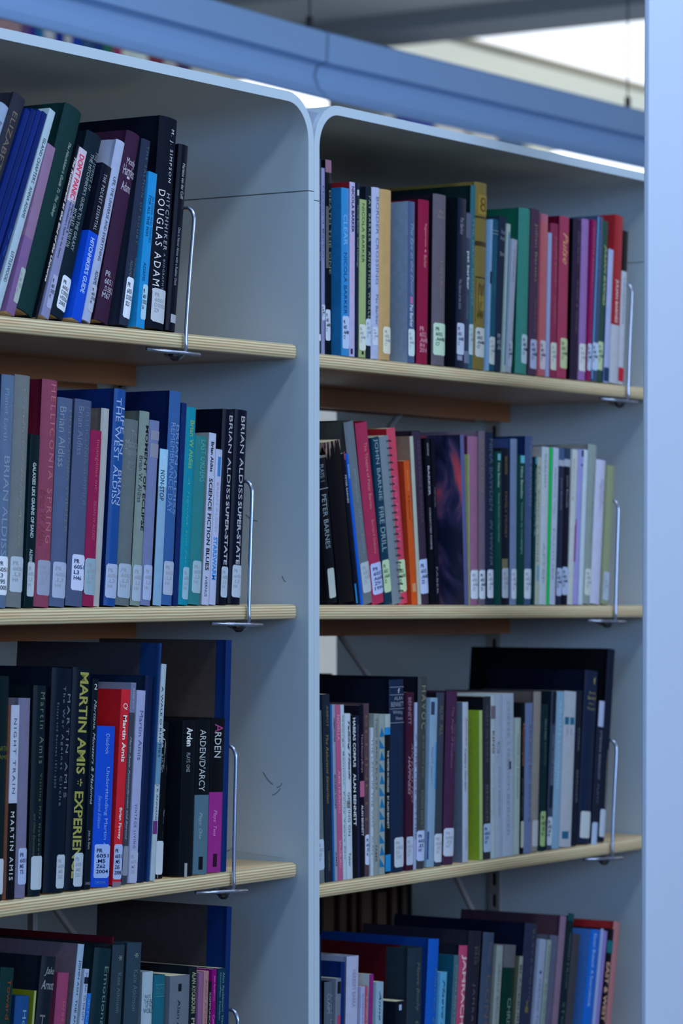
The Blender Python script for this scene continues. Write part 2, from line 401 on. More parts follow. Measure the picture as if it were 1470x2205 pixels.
def art_material():
    m = bpy.data.materials.new('painted_cover'); m.use_nodes = True; nt = m.node_tree; L = nt.links; b = nt.nodes['Principled BSDF']
    tc = nt.nodes.new('ShaderNodeTexCoord'); mp = nt.nodes.new('ShaderNodeMapping'); mp.inputs['Scale'].default_value = (1, 1.0, 0.55); mp.inputs['Rotation'].default_value = (0.6, 0, 0)
    L.new(tc.outputs['Object'], mp.inputs[0])
    n = nt.nodes.new('ShaderNodeTexNoise'); n.inputs['Scale'].default_value = 26; n.inputs['Detail'].default_value = 3; n.inputs['Distortion'].default_value = 0.8
    L.new(mp.outputs[0], n.inputs['Vector']); r = nt.nodes.new('ShaderNodeValToRGB'); L.new(n.outputs[0], r.inputs[0])
    e = r.color_ramp.elements; e[0].position = 0.40; e[0].color = (*alb((14, 20, 48)), 1); e[1].position = 0.72; e[1].color = (*alb((190, 70, 90)), 1)
    for p, c in ((0.50, (38, 38, 78)), (0.57, (84, 60, 100)), (0.63, (150, 62, 84))):
        q = e.new(p); q.color = (*alb(c), 1)
    L.new(r.outputs[0], b.inputs['Base Color']); b.inputs['Roughness'].default_value = 0.35; return m
def scratch_material(col, col2, thr, z0=None):
    m = bpy.data.materials.new('worn_cover'); m.use_nodes = True; nt = m.node_tree; L = nt.links; b = nt.nodes['Principled BSDF']
    tc = nt.nodes.new('ShaderNodeTexCoord'); mp = nt.nodes.new('ShaderNodeMapping'); mp.inputs['Scale'].default_value = (260, 160, 30)
    L.new(tc.outputs['Object'], mp.inputs[0])
    n = nt.nodes.new('ShaderNodeTexNoise'); n.inputs['Scale'].default_value = 1; n.inputs['Detail'].default_value = 4
    L.new(mp.outputs[0], n.inputs['Vector']); r = nt.nodes.new('ShaderNodeValToRGB'); src = n.outputs[0]
    if z0:                                   # wear only near the head of the spine
        sp = nt.nodes.new('ShaderNodeSeparateXYZ'); L.new(tc.outputs['Object'], sp.inputs[0])
        mr = nt.nodes.new('ShaderNodeMapRange'); mr.inputs[1].default_value = z0-0.02; mr.inputs[2].default_value = z0+0.03
        mr.inputs[3].default_value = -0.25; mr.inputs[4].default_value = 0.14; L.new(sp.outputs[2], mr.inputs[0])
        ad = nt.nodes.new('ShaderNodeMath'); ad.operation = 'ADD'; L.new(src, ad.inputs[0]); L.new(mr.outputs[0], ad.inputs[1]); src = ad.outputs[0]
    L.new(src, r.inputs[0]); e = r.color_ramp.elements
    e[0].position = thr; e[0].color = (*alb(col), 1); e[1].position = thr+0.04; e[1].color = (*alb(col2), 1)
    L.new(r.outputs[0], b.inputs['Base Color']); b.inputs['Roughness'].default_value = 0.5; b.inputs['Specular IOR Level'].default_value = 0.1; return m

def tone(c):
    t = max(0.0, min(1.0, (c[0]/max(1, c[2])-0.8)/0.4))
    return tuple(round(a+(b-a)*t) for a, b in zip(c, (c[0]*0.86, c[1]*0.92+1, c[2]*1.0+3)))
def build_book(row, B):
    xbL, xbR, xtR, yt, kind, col, name = B[:7]; o = dict(B[7]) if len(B) > 7 else {}
    col = tone(col)
    if 'c2' in o: o['c2'] = tone(o['c2'])
    if 'S' in o: o['S'] = [(y, tone(c)) for y, c in o['S']]
    if 'K' in o: o['K'] = [(*k_[:4], tone(k_[4])) for k_ in o['K']]
    Y0 = 0.0120; hard = kind == 'h'
    XR = X_at(xbR, Y0); XLf = X_at(xbL, Y0)
    xa, za, k = EDGE[row]; zb = za+(XR-xa)*k
    Xt, Zt = P(xtR, yt, Y0)
    ang = math.atan2(Xt-XR, Zt-zb); h = math.hypot(Xt-XR, Zt-zb)
    if id(B) in FIX: XR, ang = FIX[id(B)]; zb = za+(XR-xa)*k
    wd = max(0.0022, (XR-XLf)*math.cos(ang)-0.0003)
    d = o.get('d', (0.66 if hard else 0.62)*h); d = min(d, 0.215)
    lift = abs(math.sin(ang))*wd if ang < 0 else 0
    px_ = XR if ang >= 0 else XR
    rec = o.get('r', 0.0)
    root = empty('book', (XR, Y0+rec, zb+0.0003+lift), '', 'book', o.get('g'), rot=(0, ang, 0))
    # z of a photographed height on the spine
    def zz(py): return (P(xbR+(xtR-xbR)*0.5, py, Y0)[1]-zb)/max(0.2, math.cos(ang))
    rough = o.get('rough', 0.62 if hard and not o.get('gloss') else 0.34)
    split = tuple((zz(y), c) for y, c in o['S']) if 'S' in o else None
    base = mat('cover_cloth' if hard else 'cover_card', col, rough, noise=0.07, nscale=o.get('ns', 70), bump=0.25 if hard and rough > 0.5 else 0.0, split=split)
    if 'M' in o: base = o['M']()
    mats = [base]
    mats.append(mat('board_cloth', o['c2'], 0.7, noise=0.10, nscale=160, bump=0.3) if 'c2' in o else base)
    if 'M2' in o: mats[1] = o['M2']()
    bulge = o.get('b', min(0.0028, 0.11*wd) if hard else 0.0)
    t = min(0.0024 if hard else 0.0006, wd*0.25)
    q = o.get('q', 0.0)
    gv = min(0.0011, t*0.4)
    # outline in plan, spine towards -y
    out = [(-wd, d)]
    if q: out.append((-wd, q))
    if hard:
        out += [(-wd, bulge+0.011), (-wd+gv, bulge+0.007), (-wd+gv, bulge+0.005), (-wd, bulge+0.001)]
        i0 = len(out)-1; ns = 8
        for j in range(1, ns):
            u = -1+2*j/ns; out.append((-wd/2+u*wd/2, bulge*(u*u)))
        out += [(0, bulge+0.001), (-gv, bulge+0.005), (-gv, bulge+0.007), (0, bulge+0.011)]; i1 = i0+ns
    else:
        rr_ = min(0.0009, wd*0.2)
        out += [(-wd, rr_), (-wd+rr_*0.3, rr_*0.3), (-wd+rr_, 0)]; i0 = len(out)-3
        out += [(-rr_, 0), (-rr_*0.3, rr_*0.3), (0, rr_)]; i1 = len(out)-1
    if q: out.append((0, q))
    out.append((0, d)); n = len(out)
    inn = []
    for i, (x, y) in enumerate(out):
        xx = min(max(x, -wd+t), -t) if (x < -wd/2-wd*0.2 or x > -wd/2+wd*0.2) else x
        yy = y if i < i0 or i > i1 else y+t
        xx = (-wd+t+ (x+wd if hard and x > -wd and i < i0 else 0)*0) if i <= i0 else (-t if i >= i1 else xx)
        inn.append((xx, yy))
    v = [(x, y, 0) for x, y in out]+[(x, y, 0) for x, y in inn]+[(x, y, h) for x, y in out]+[(x, y, h) for x, y in inn]
    f = []; fm = []
    for i in range(n-1):
        slot = 0 if (i0 <= i < i1 or (q and 1 <= i < n-2)) else 1
        f += [(i, i+1, 2*n+i+1, 2*n+i), (n+i, 3*n+i, 3*n+i+1, n+i+1), (2*n+i, 2*n+i+1, 3*n+i+1, 3*n+i), (i, n+i, n+i+1, i+1)]; fm += [slot]*4
    f += [(0, 2*n, 3*n, n), (n-1, 2*n-1, 4*n-1, 3*n-1)]; fm += [1, 1]
    c = mesh('cover', v, f, mats, root, fm)
    for i, p in enumerate(c.data.polygons): p.use_smooth = abs(p.normal.z) < 0.5
    c.data.set_sharp_from_angle(angle=math.radians(40))
    dz = 0.0030 if hard else 0.0004
    box('page_block', -wd+t, -t, bulge+t+0.001, d-(0.004 if hard else 0.0003), dz, h-dz, o.get('pm') or M_page, root)
    def arc(x):
        if not hard: return 0.0
        u = max(-1, min(1, (x+wd/2)/(wd/2))); j = min(7, int((u+1)*4)); ua, ub = -1+j/4, -1+(j+1)/4
        return bulge*(ua*ua+(ub*ub-ua*ua)*(u-ua)*4)
    def facet(vv, ff):       # cut flat lettering along the facets of a rounded spine
        if not hard: return vv, ff
        bm = bmesh.new(); vs = [bm.verts.new(p) for p in vv]
        for q_ in ff:
            try: bm.faces.new([vs[i] for i in q_])
            except ValueError: pass
        for j in range(1, 8):
            bmesh.ops.bisect_plane(bm, geom=bm.verts[:]+bm.edges[:]+bm.faces[:], plane_co=(-wd+wd*j/8, 0, 0), plane_no=(1, 0, 0))
        bm.verts.index_update(); vv = [tuple(v.co) for v in bm.verts]; ff = [tuple(v.index for v in fc.verts) for fc in bm.faces]; bm.free()
        return vv, ff
    # lettering running down the spine
    for T in o.get('T', []):
        s, y0, y1, u, hf, tc = T[:6]; st = T[6] if len(T) > 6 else ''
        V, Fc = text_geo(s, st); z0, z1 = zz(y0), zz(y1); xc = -wd+u*wd; hh = hf*wd
        if 'H' in st:       # reads across the spine
            vv = [(xc-hh/2+x*hh, 0, z1+(z0-z1)*y) for x, y in V]
        else:
            vv = [(xc-hh/2+y*hh, 0, z0+(z1-z0)*x) for x, y in V]
        vv, Fc = facet(vv, Fc)
        vv = [(x, arc(x)-0.00022, z) for x, y, z in vv]
        mesh('title', vv, Fc, mat('spine_ink', tc, 0.5), root)
    for Bd in o.get('K', []):      # printed blocks: (y0, y1, u0, u1, colour)
        y0, y1, u0, u1, bc = Bd; zs = (zz(y1), zz(y0)); vv = []; ff = []
        for z in zs:
            us = sorted({u0, u1} | {j/8 for j in range(1, 8) if u0 < j/8 < u1}); nu = len(us)
            for u in us: vv.append((-wd+wd*u, arc(-wd+wd*u)-0.00014, z))
        ff = [(j, j+1, nu+1+j, nu+j) for j in range(nu-1)]
        mesh('printed_block', vv, ff, mat('printed_colour', bc, 0.4), root)
    if 'L' in o:
        Lb = o['L']; y0, y1 = Lb[0], Lb[1]; u0 = Lb[2] if len(Lb) > 2 else 0.08; u1 = Lb[3] if len(Lb) > 3 else 1.0
        lc = Lb[4] if len(Lb) > 4 else (178, 198, 228); ink = Lb[5] if len(Lb) > 5 else (110, 122, 150)
        z0, z1 = zz(y1), zz(y0); x0 = -wd+wd*u0+0.0002; x1 = -wd+wd*u1-0.0002
        rc = min(0.0022, (x1-x0)*0.22); vv = []
        xs = sorted({x0+(x1-x0)*j/8 for j in range(9)} | {-wd+wd*j/8 for j in range(1, 8) if x0 < -wd+wd*j/8 < x1}); cols = len(xs)
        for x in xs:
            e = min(x-x0, x1-x)
            cut = 0 if e >= rc else rc-math.sqrt(max(0, rc*rc-(rc-e)**2))
            vv += [(x, arc(x)-0.00025, z0+cut), (x, arc(x)-0.00025, z1-cut)]
        ff = [(2*j, 2*j+2, 2*j+3, 2*j+1) for j in range(cols-1)]
        lab = mesh('spine_label', vv, ff, mat('label_paper', lc, 0.45, coat=0.2), root)
        lines = o.get('N', CALL[row]); V2 = []; F2 = []; H_ = z1-z0; lh = H_*0.115; wl = (x1-x0)*0.78
        mxl = max([len(s) for s in lines]+[1])
        for j, s in enumerate(lines):
            V, Fc = text_geo(s, 'b'); ww = wl*len(s)/mxl; zt_ = z1-H_*(0.13+0.155*j); kk = len(V2)
            for x, y in V:
                X_ = x0+(x1-x0)*0.14+x*ww; V2.append((X_, arc(X_)-0.00040, zt_-lh+y*lh))
            F2 += [tuple(i+kk for i in q_) for q_ in Fc]
        if F2:
            V2, F2 = facet([(x, 0, z) for x, y, z in V2], F2); V2 = [(x, arc(x)-0.00040, z) for x, y, z in V2]
            mesh('call_number', V2, F2, mat('label_ink', ink, 0.6), lab)
    for y0, y1, nt_, tc in o.get('TRI', []):      # printed row of triangles
        V3, F3 = [], []
        for j in range(nt_):
            ya = y0+(y1-y0)*j/nt_; yb = y0+(y1-y0)*(j+0.8)/nt_; kk = len(V3)
            a_, b_ = (0.06, 0.62) if j % 2 else (0.40, 0.95)
            V3 += [(-wd+wd*0.05, -0.0002, zz(yb)), (-wd+wd*0.95, -0.0002, zz(yb)), (-wd+wd*a_, -0.0002, zz(ya))]
            F3.append((kk, kk+1, kk+2))
        mesh('printed_triangles', V3, F3, mat('printed_colour', tc, 0.4), root)
    if 'coil' in o:
        Vc = []
        zc = 0.006
        while zc < h-0.006:
            Vc.append(tube([(-0.001+0.0028*math.cos(a)-0.001, -0.0005+0.0042*math.sin(a), zc+0.0010*math.sin(a)) for a in [i*math.pi/5 for i in range(11)]], 0.0006, 5)); zc += o['coil']
        vv, ff = join(Vc); mesh('wire_coil', vv, ff, M_dark, root)
    BOOKS.append((row, root, name, 'hardback' if hard else 'paperback', h))
    return root
# every entry: spine left and right at its foot, right edge at its head, height of its head (photo pixels), binding, colour, plain name, details
# T lettering (text, start, end, across, size, colour, style)  L call number label  S colour change  c2 board colour, on some books with side shade put in  r set back  q quarter cloth
WH = (200, 212, 235); GD = (150, 140, 70); GR = (120, 135, 160); BK = (14, 16, 24); FADE = (128, 142, 168)
LB = (186, 206, 236); LG = (168, 190, 190); DK = (40, 50, 75)
R = {}
R['A'] = [
 (-137, -112, 30, 243, 'h', (120, 145, 185), 'pale blue', {'T': [('lips like lines', 262, 330, .45, .5, (30, 40, 70))]}),
 (-112, -80, 73, 233, 'h', (34, 38, 56), 'brown-black', {'T': [('ELIZABETH CREE', 246, 480, .42, .34, (96, 92, 88))]}),
 (-80, -67, 80, 255, 'p', (8, 32, 104), 'thin deep blue'), (-67, -54, 92, 254, 'p', (8, 30, 96), 'thin blue'),
 (-54, -42, 104, 256, 'p', (10, 34, 110), 'thin navy blue'), (-36, -24, 114, 259, 'p', (8, 30, 98), 'thin dark blue', {'T': [('~ ~', 500, 560, .5, .3, (20, 70, 140))]}),
 (-18, -2, 129, 252, 'p', (140, 168, 196), 'white spined', {'r': 0, 'T': [('ISLAND CHAPTERS', 298, 398, .5, .42, (20, 26, 44)), ('ANNA ADAMS', 407, 476, .5, .42, (20, 26, 44)), ('LITTLEWOOD', 552, 618, .5, .42, (20, 26, 44))]}),
 (10, 31, 126, 326, 'p', (104, 84, 138), 'mauve', {'S': [(520, (122, 100, 138))], 'L': (584, 660, .45, 1, (140, 160, 170), FADE)}),
 (32, 74, 186, 252, 'h', (10, 42, 48), 'dark green', {'T': [("The Hitchhiker's Guide To The Galaxy", 312, 478, .62, .22, (140, 160, 170), 'i')], 'K': [], 'N': []}),
 (75, 81, 176, 318, 'p', (8, 14, 26), 'slim black', {'T': [('The Restaurant at the End of the Universe', 335, 612, .5, .8, (190, 190, 205), 'bi')]}),
 (86, 105, 189, 329, 'p', (112, 122, 170), 'white and pink', {'S': [(440, (176, 172, 196))], 'T': [("DON'T PANIC", 334, 432, .5, .62, (190, 40, 84), 'b'), ('Douglas Adams &', 435, 505, .75, .3, BK), ("The Hitchhiker's Guide to the Galaxy", 435, 565, .4, .3, BK)], 'L': (600, 672, .3, .95, (140, 152, 196), DK)}),
 (110, 146, 234, 304, 'h', (8, 26, 42), 'black-green', {'r': .004, 'T': [('THE SCIENCE OF', 328, 412, .78, .2, (130, 150, 165), 'w'), ("THE HITCHHIKER'S GUIDE TO THE GALAXY", 338, 552, .5, .2, (130, 150, 165)), ('MICHAEL HANLON', 466, 550, .2, .2, (140, 160, 170), 'w')], 'L': (608, 680, .3, .98, LB, DK), 'N': ['PR', '6051', 'D3352', 'H5536', '2005']}),
 (152, 175, 243, 365, 'p', (8, 66, 196), 'blue and black', {'S': [(508, (10, 16, 34))], 'T': [('THE POCKET ESSENTIAL', 378, 502, .5, .3, (150, 165, 190), 'w'), ("HITCHHIKER'S GUIDE", 520, 640, .5, .4, (150, 180, 230), 'b')]}),
 (177, 197, 273, 312, 'h', (138, 156, 198), 'silvery white', {'gloss': 1, 'T': [('LIFE, THE UNIVERSE AND EVERYTHING', 385, 570, .45, .34, (24, 30, 52)), ('ADAMS', 592, 622, .5, .34, (24, 30, 52))], 'L': (622, 680, .25, .95, (150, 166, 200), DK)}),
 (205, 236, 306, 297, 'h', (44, 24, 54), 'plum', {'T': [('Mostly', 347, 366, .55, .62, (160, 160, 190), 'H'), ('Harmless', 364, 386, .55, .85, (160, 160, 190), 'H'), ('-', 387, 392, .5, .2, (160, 160, 190), 'H'), ('Adams', 400, 420, .5, .65, (160, 160, 190), 'H'), ('PR', 598, 610, .3, .3, (160, 168, 196), 'H'), ('6051', 614, 626, .42, .5, (160, 168, 196), 'H'), ('.D3352', 630, 642, .5, .62, (160, 168, 196), 'H'), ('M67', 644, 656, .4, .5, (160, 168, 196), 'H')]}),
 (259, 279, 329, 308, 'h', (30, 40, 66), 'slate', {'T': [('THE SALMON OF DOUBT', 315, 530, .6, .26, (62, 92, 116), 'w'), ('DOUGLAS', 560, 600, .8, .22, (80, 100, 120)), ('ADAMS', 568, 602, .35, .22, (80, 100, 120))], 'L': (604, 692, .12, .98, LB, DK), 'N': ['PR', '6051', 'D3352', 'S25']}),
 (292, 311, 339, 376, 'p', (24, 124, 196), 'sky blue', {'T': [('SO LONG, AND THANKS', 425, 525, .72, .28, (14, 70, 130)), ('FOR ALL THE FISH', 425, 512, .35, .3, (12, 44, 84)), ('ADAMS', 570, 610, .4, .3, (12, 50, 96))], 'L': (616, 692, .4, 1, (140, 184, 216), DK), 'N': ['PR', '6051', 'D3352', 'S6']}),
 (319, 358, 388, 262, 'h', (5, 12, 30), 'thick black', {'b': .0035, 'd': .17, 'T': [('M. J. SIMPSON', 283, 398, .6, .22, (176, 184, 205), 'w'), ('HITCHHIKER', 422, 545, .62, .22, (150, 158, 180), 'w'), ('A BIOGRAPHY', 552, 630, .62, .13, (120, 130, 155), 'w'), ('DOUGLAS ADAMS', 418, 640, .28, .30, (190, 196, 214), 'w')], 'L': (630, 702, .14, .92, (160, 176, 200), FADE), 'N': ['PR', '6051', 'D3352', 'Z9']}),
 (359, 380, 409, 317, 'h', (6, 12, 28), 'slim black end', {'gloss': 1, 'T': [('Marlette van der Colff', 355, 432, .5, .26, (150, 158, 180)), ('One is Never Alone with a Rubber Duck', 494, 620, .5, .24, (130, 138, 160))], 'K': [(682, 700, .3, .9, (140, 150, 175))]}),
]
R['B'] = [
 (-40, -12, 9, 864, 'h', (10, 52, 110), 'strong blue'),
 (-12, 17, 38, 811, 'h', (74, 98, 136), 'grey-blue', {'c2': (20, 50, 90), 'T': [('Planet Earth', 840, 952, .32, .26, (104, 128, 162)), ('An Island called', 850, 950, .75, .22, (96, 120, 156)), ('BRIAN ALDISS', 985, 1200, .5, .42, (110, 132, 168))], 'L': (1200, 1283, .0, 1, LB, DK), 'N': ['PR', '6051', 'L3', 'E95', '2005']}),
 (17, 51, 71, 812, 'h', (92, 104, 116), 'grey', {'T': [('Greybeard  Brian Aldiss', 840, 1180, .5, .22, (116, 128, 126), 'i')], 'L': (1201, 1277, .1, .98, (150, 172, 200), FADE)}),
 (51, 72, 87, 938, 'p', (6, 26, 36), 'narrow black', {'T': [('GALAXIES LIKE GRAINS OF SAND', 998, 1160, .5, .34, (150, 172, 190), 'b'), ('ALDISS', 1184, 1212, .5, .3, (150, 172, 190), 'b')], 'L': (1212, 1286, .2, .95, (150, 172, 196), FADE)}),
 (76, 110, 130, 822, 'h', (134, 62, 84), 'dusty red', {'c2': (96, 16, 40), 'T': [('HELLICONIA SPRING', 830, 1172, .62, .36, (150, 96, 114), 'w'), ('Brian W. Aldiss', 1058, 1180, .25, .3, (110, 50, 66), 'i')], 'L': (1209, 1284, .1, .98, (126, 142, 178), FADE)}),
 (110, 144, 163, 861, 'h', (66, 84, 124), 'blue-grey', {'T': [('Brian Aldiss', 880, 1010, .26, .34, (104, 124, 150)), ('HELLICONIA WINTER', 885, 1150, .72, .26, (84, 104, 116))], 'L': (1213, 1290, .08, .98, (140, 160, 200), FADE)}),
 (144, 181, 205, 866, 'h', (62, 78, 116), 'faded blue', {'b': .0018, 'T': [('Brian Aldiss', 880, 985, .3, .28, (92, 108, 140)), ('HELLICONIA SUMMER', 880, 1092, .68, .24, (82, 98, 128))], 'L': (1197, 1274, .18, .98, (168, 188, 232), (30, 44, 90)), 'N': ['PR', '6051', 'L3', 'H46']}),
 (181, 206, 224, 930, 'h', (138, 26, 70), 'crimson', {'T': [('Intangibles Inc.', 950, 1062, .5, .34, (160, 80, 110)), ('BRIAN W ALDISS', 1082, 1165, .5, .24, (150, 76, 104))], 'L': (1205, 1283, .0, 1, (118, 152, 178), FADE)}),
 (206, 223, 245, 882, 'h', (144, 152, 162), 'cream', {'c2': (96, 94, 96), 'r': .004}),
 (226, 252, 277, 842, 'h', (22, 66, 138), 'mid blue', {'b': .0018, 'gloss': 1, 'c2': (4, 32, 96), 'T': [('LIFE IN', 880, 980, .68, .34, (136, 160, 205)), ('THE WEST', 860, 995, .3, .36, (136, 160, 205)), ('BRIAN', 1015, 1090, .68, .34, (136, 160, 205)), ('ALDISS', 1005, 1090, .3, .34, (136, 160, 205))], 'L': (1217, 1290, .0, .98, (140, 162, 206), FADE)}),
 (252, 283, 305, 908, 'h', (80, 96, 108), 'charcoal grey', {'T': [('The', 930, 948, .62, .5, (108, 124, 136), 'H'), ('Malacia', 950, 968, .5, .85, (108, 124, 136), 'H'), ('Tapestry', 970, 988, .5, .9, (108, 124, 136), 'H'), ('BRIAN', 996, 1004, .5, .5, (104, 120, 132), 'H'), ('ALDISS', 1006, 1016, .5, .6, (104, 120, 132), 'H')], 'L': (1217, 1290, .05, .98, (136, 160, 192), FADE)}),
 (283, 305, 331, 890, 'h', (104, 124, 130), 'grey-green', {'c2': (72, 86, 90), 'T': [('MOMENT OF ECLIPSE', 918, 1145, .68, .36, (18, 24, 34), 'b'), ('Brian W. Aldiss', 985, 1085, .25, .3, (44, 54, 66))], 'L': (1219, 1296, .05, .98, (138, 162, 192), FADE)}),
 (305, 327, 349, 909, 'h', (92, 108, 156), 'lilac-blue', {'K': [(930, 950, .1, .95, (112, 122, 150)), (958, 988, .1, .95, (112, 122, 150))], 'L': (1219, 1294, .08, .98, (138, 160, 206), FADE)}),
 (329, 347, 366, 970, 'p', (108, 150, 192), 'icy blue', {'c2': (6, 10, 20), 'S': [(1050, (128, 178, 220))], 'T': [('ALDISS', 985, 1012, .5, .42, (160, 190, 225), 'b'), ('NON-STOP', 1015, 1080, .4, .52, (16, 24, 46), '')]}),
 (348, 373, 402, 848, 'h', (42, 82, 146), 'cobalt blue', {'b': .0018, 'c2': (3, 22, 72), 'T': [('BRIAN ALDISS', 917, 1110, .7, .32, (96, 130, 182)), ('REMEMBRANCE DAY', 914, 1108, .3, .32, (92, 126, 180))], 'L': (1211, 1283, .08, .98, (140, 160, 196), FADE)}),
 (374, 385, 406, 870, 'h', (8, 34, 92), 'slim navy'),
 (385, 408, 435, 882, 'h', (6, 118, 150), 'turquoise', {'rough': .5, 'T': [('Brian W Aldiss', 908, 1012, .5, .4, (96, 150, 110), 'b'), ('A Tupolev too Far', 1030, 1220, .4, .24, (70, 150, 160), 'i')], 'L': (1223, 1292, .25, .95, (124, 164, 196), FADE)}),
 (408, 434, 452, 943, 'h', (34, 108, 122), 'faded teal', {'T': [('LAST ORDERS', 950, 1040, .6, .5, (76, 142, 146))], 'L': (1210, 1279, .15, .98, (130, 164, 190), FADE)}),
 (434, 450, 468, 935, 'p', (150, 166, 206), 'white black-lettered', {'c2': (110, 124, 140), 'T': [('Brian Aldiss', 953, 1018, .5, .42, (14, 18, 32), 'b'), ('SCIENCE FICTION BLUES', 1032, 1230, .48, .5, (18, 22, 36), 'b'), ('AVERNUS', 1242, 1286, .45, .35, (30, 34, 50))]}),
 (450, 464, 481, 970, 'p', (148, 164, 208), 'white blue-lettered', {'K': [(985, 1027, .35, .8, (44, 110, 180))], 'T': [('STARSWARM', 1158, 1250, .5, .62, (20, 118, 210), 'b'), ('BRIAN ALDISS', 1040, 1148, .5, .3, (140, 140, 180))]}),
 (466, 491, 508, 885, 'h', (6, 12, 32), 'glossy black', {'gloss': 1, 'b': .0018, 'T': [('BRIAN ALDISS', 897, 1078, .6, .32, (150, 162, 184)), ('SUPER-STATE', 1082, 1218, .6, .32, (150, 162, 184), 'b')], 'L': (1222, 1288, .3, .96, (150, 172, 202), FADE)}),
 (493, 520, 536, 886, 'h', (7, 13, 34), 'glossy blue-black', {'gloss': 1, 'b': .0018, 'T': [('BRIAN ALDISS', 899, 1078, .55, .32, (150, 162, 184)), ('SUPER-STATE', 1082, 1218, .55, .32, (150, 162, 184), 'b')], 'L': (1219, 1288, .18, .96, (150, 172, 202), FADE)}),
]
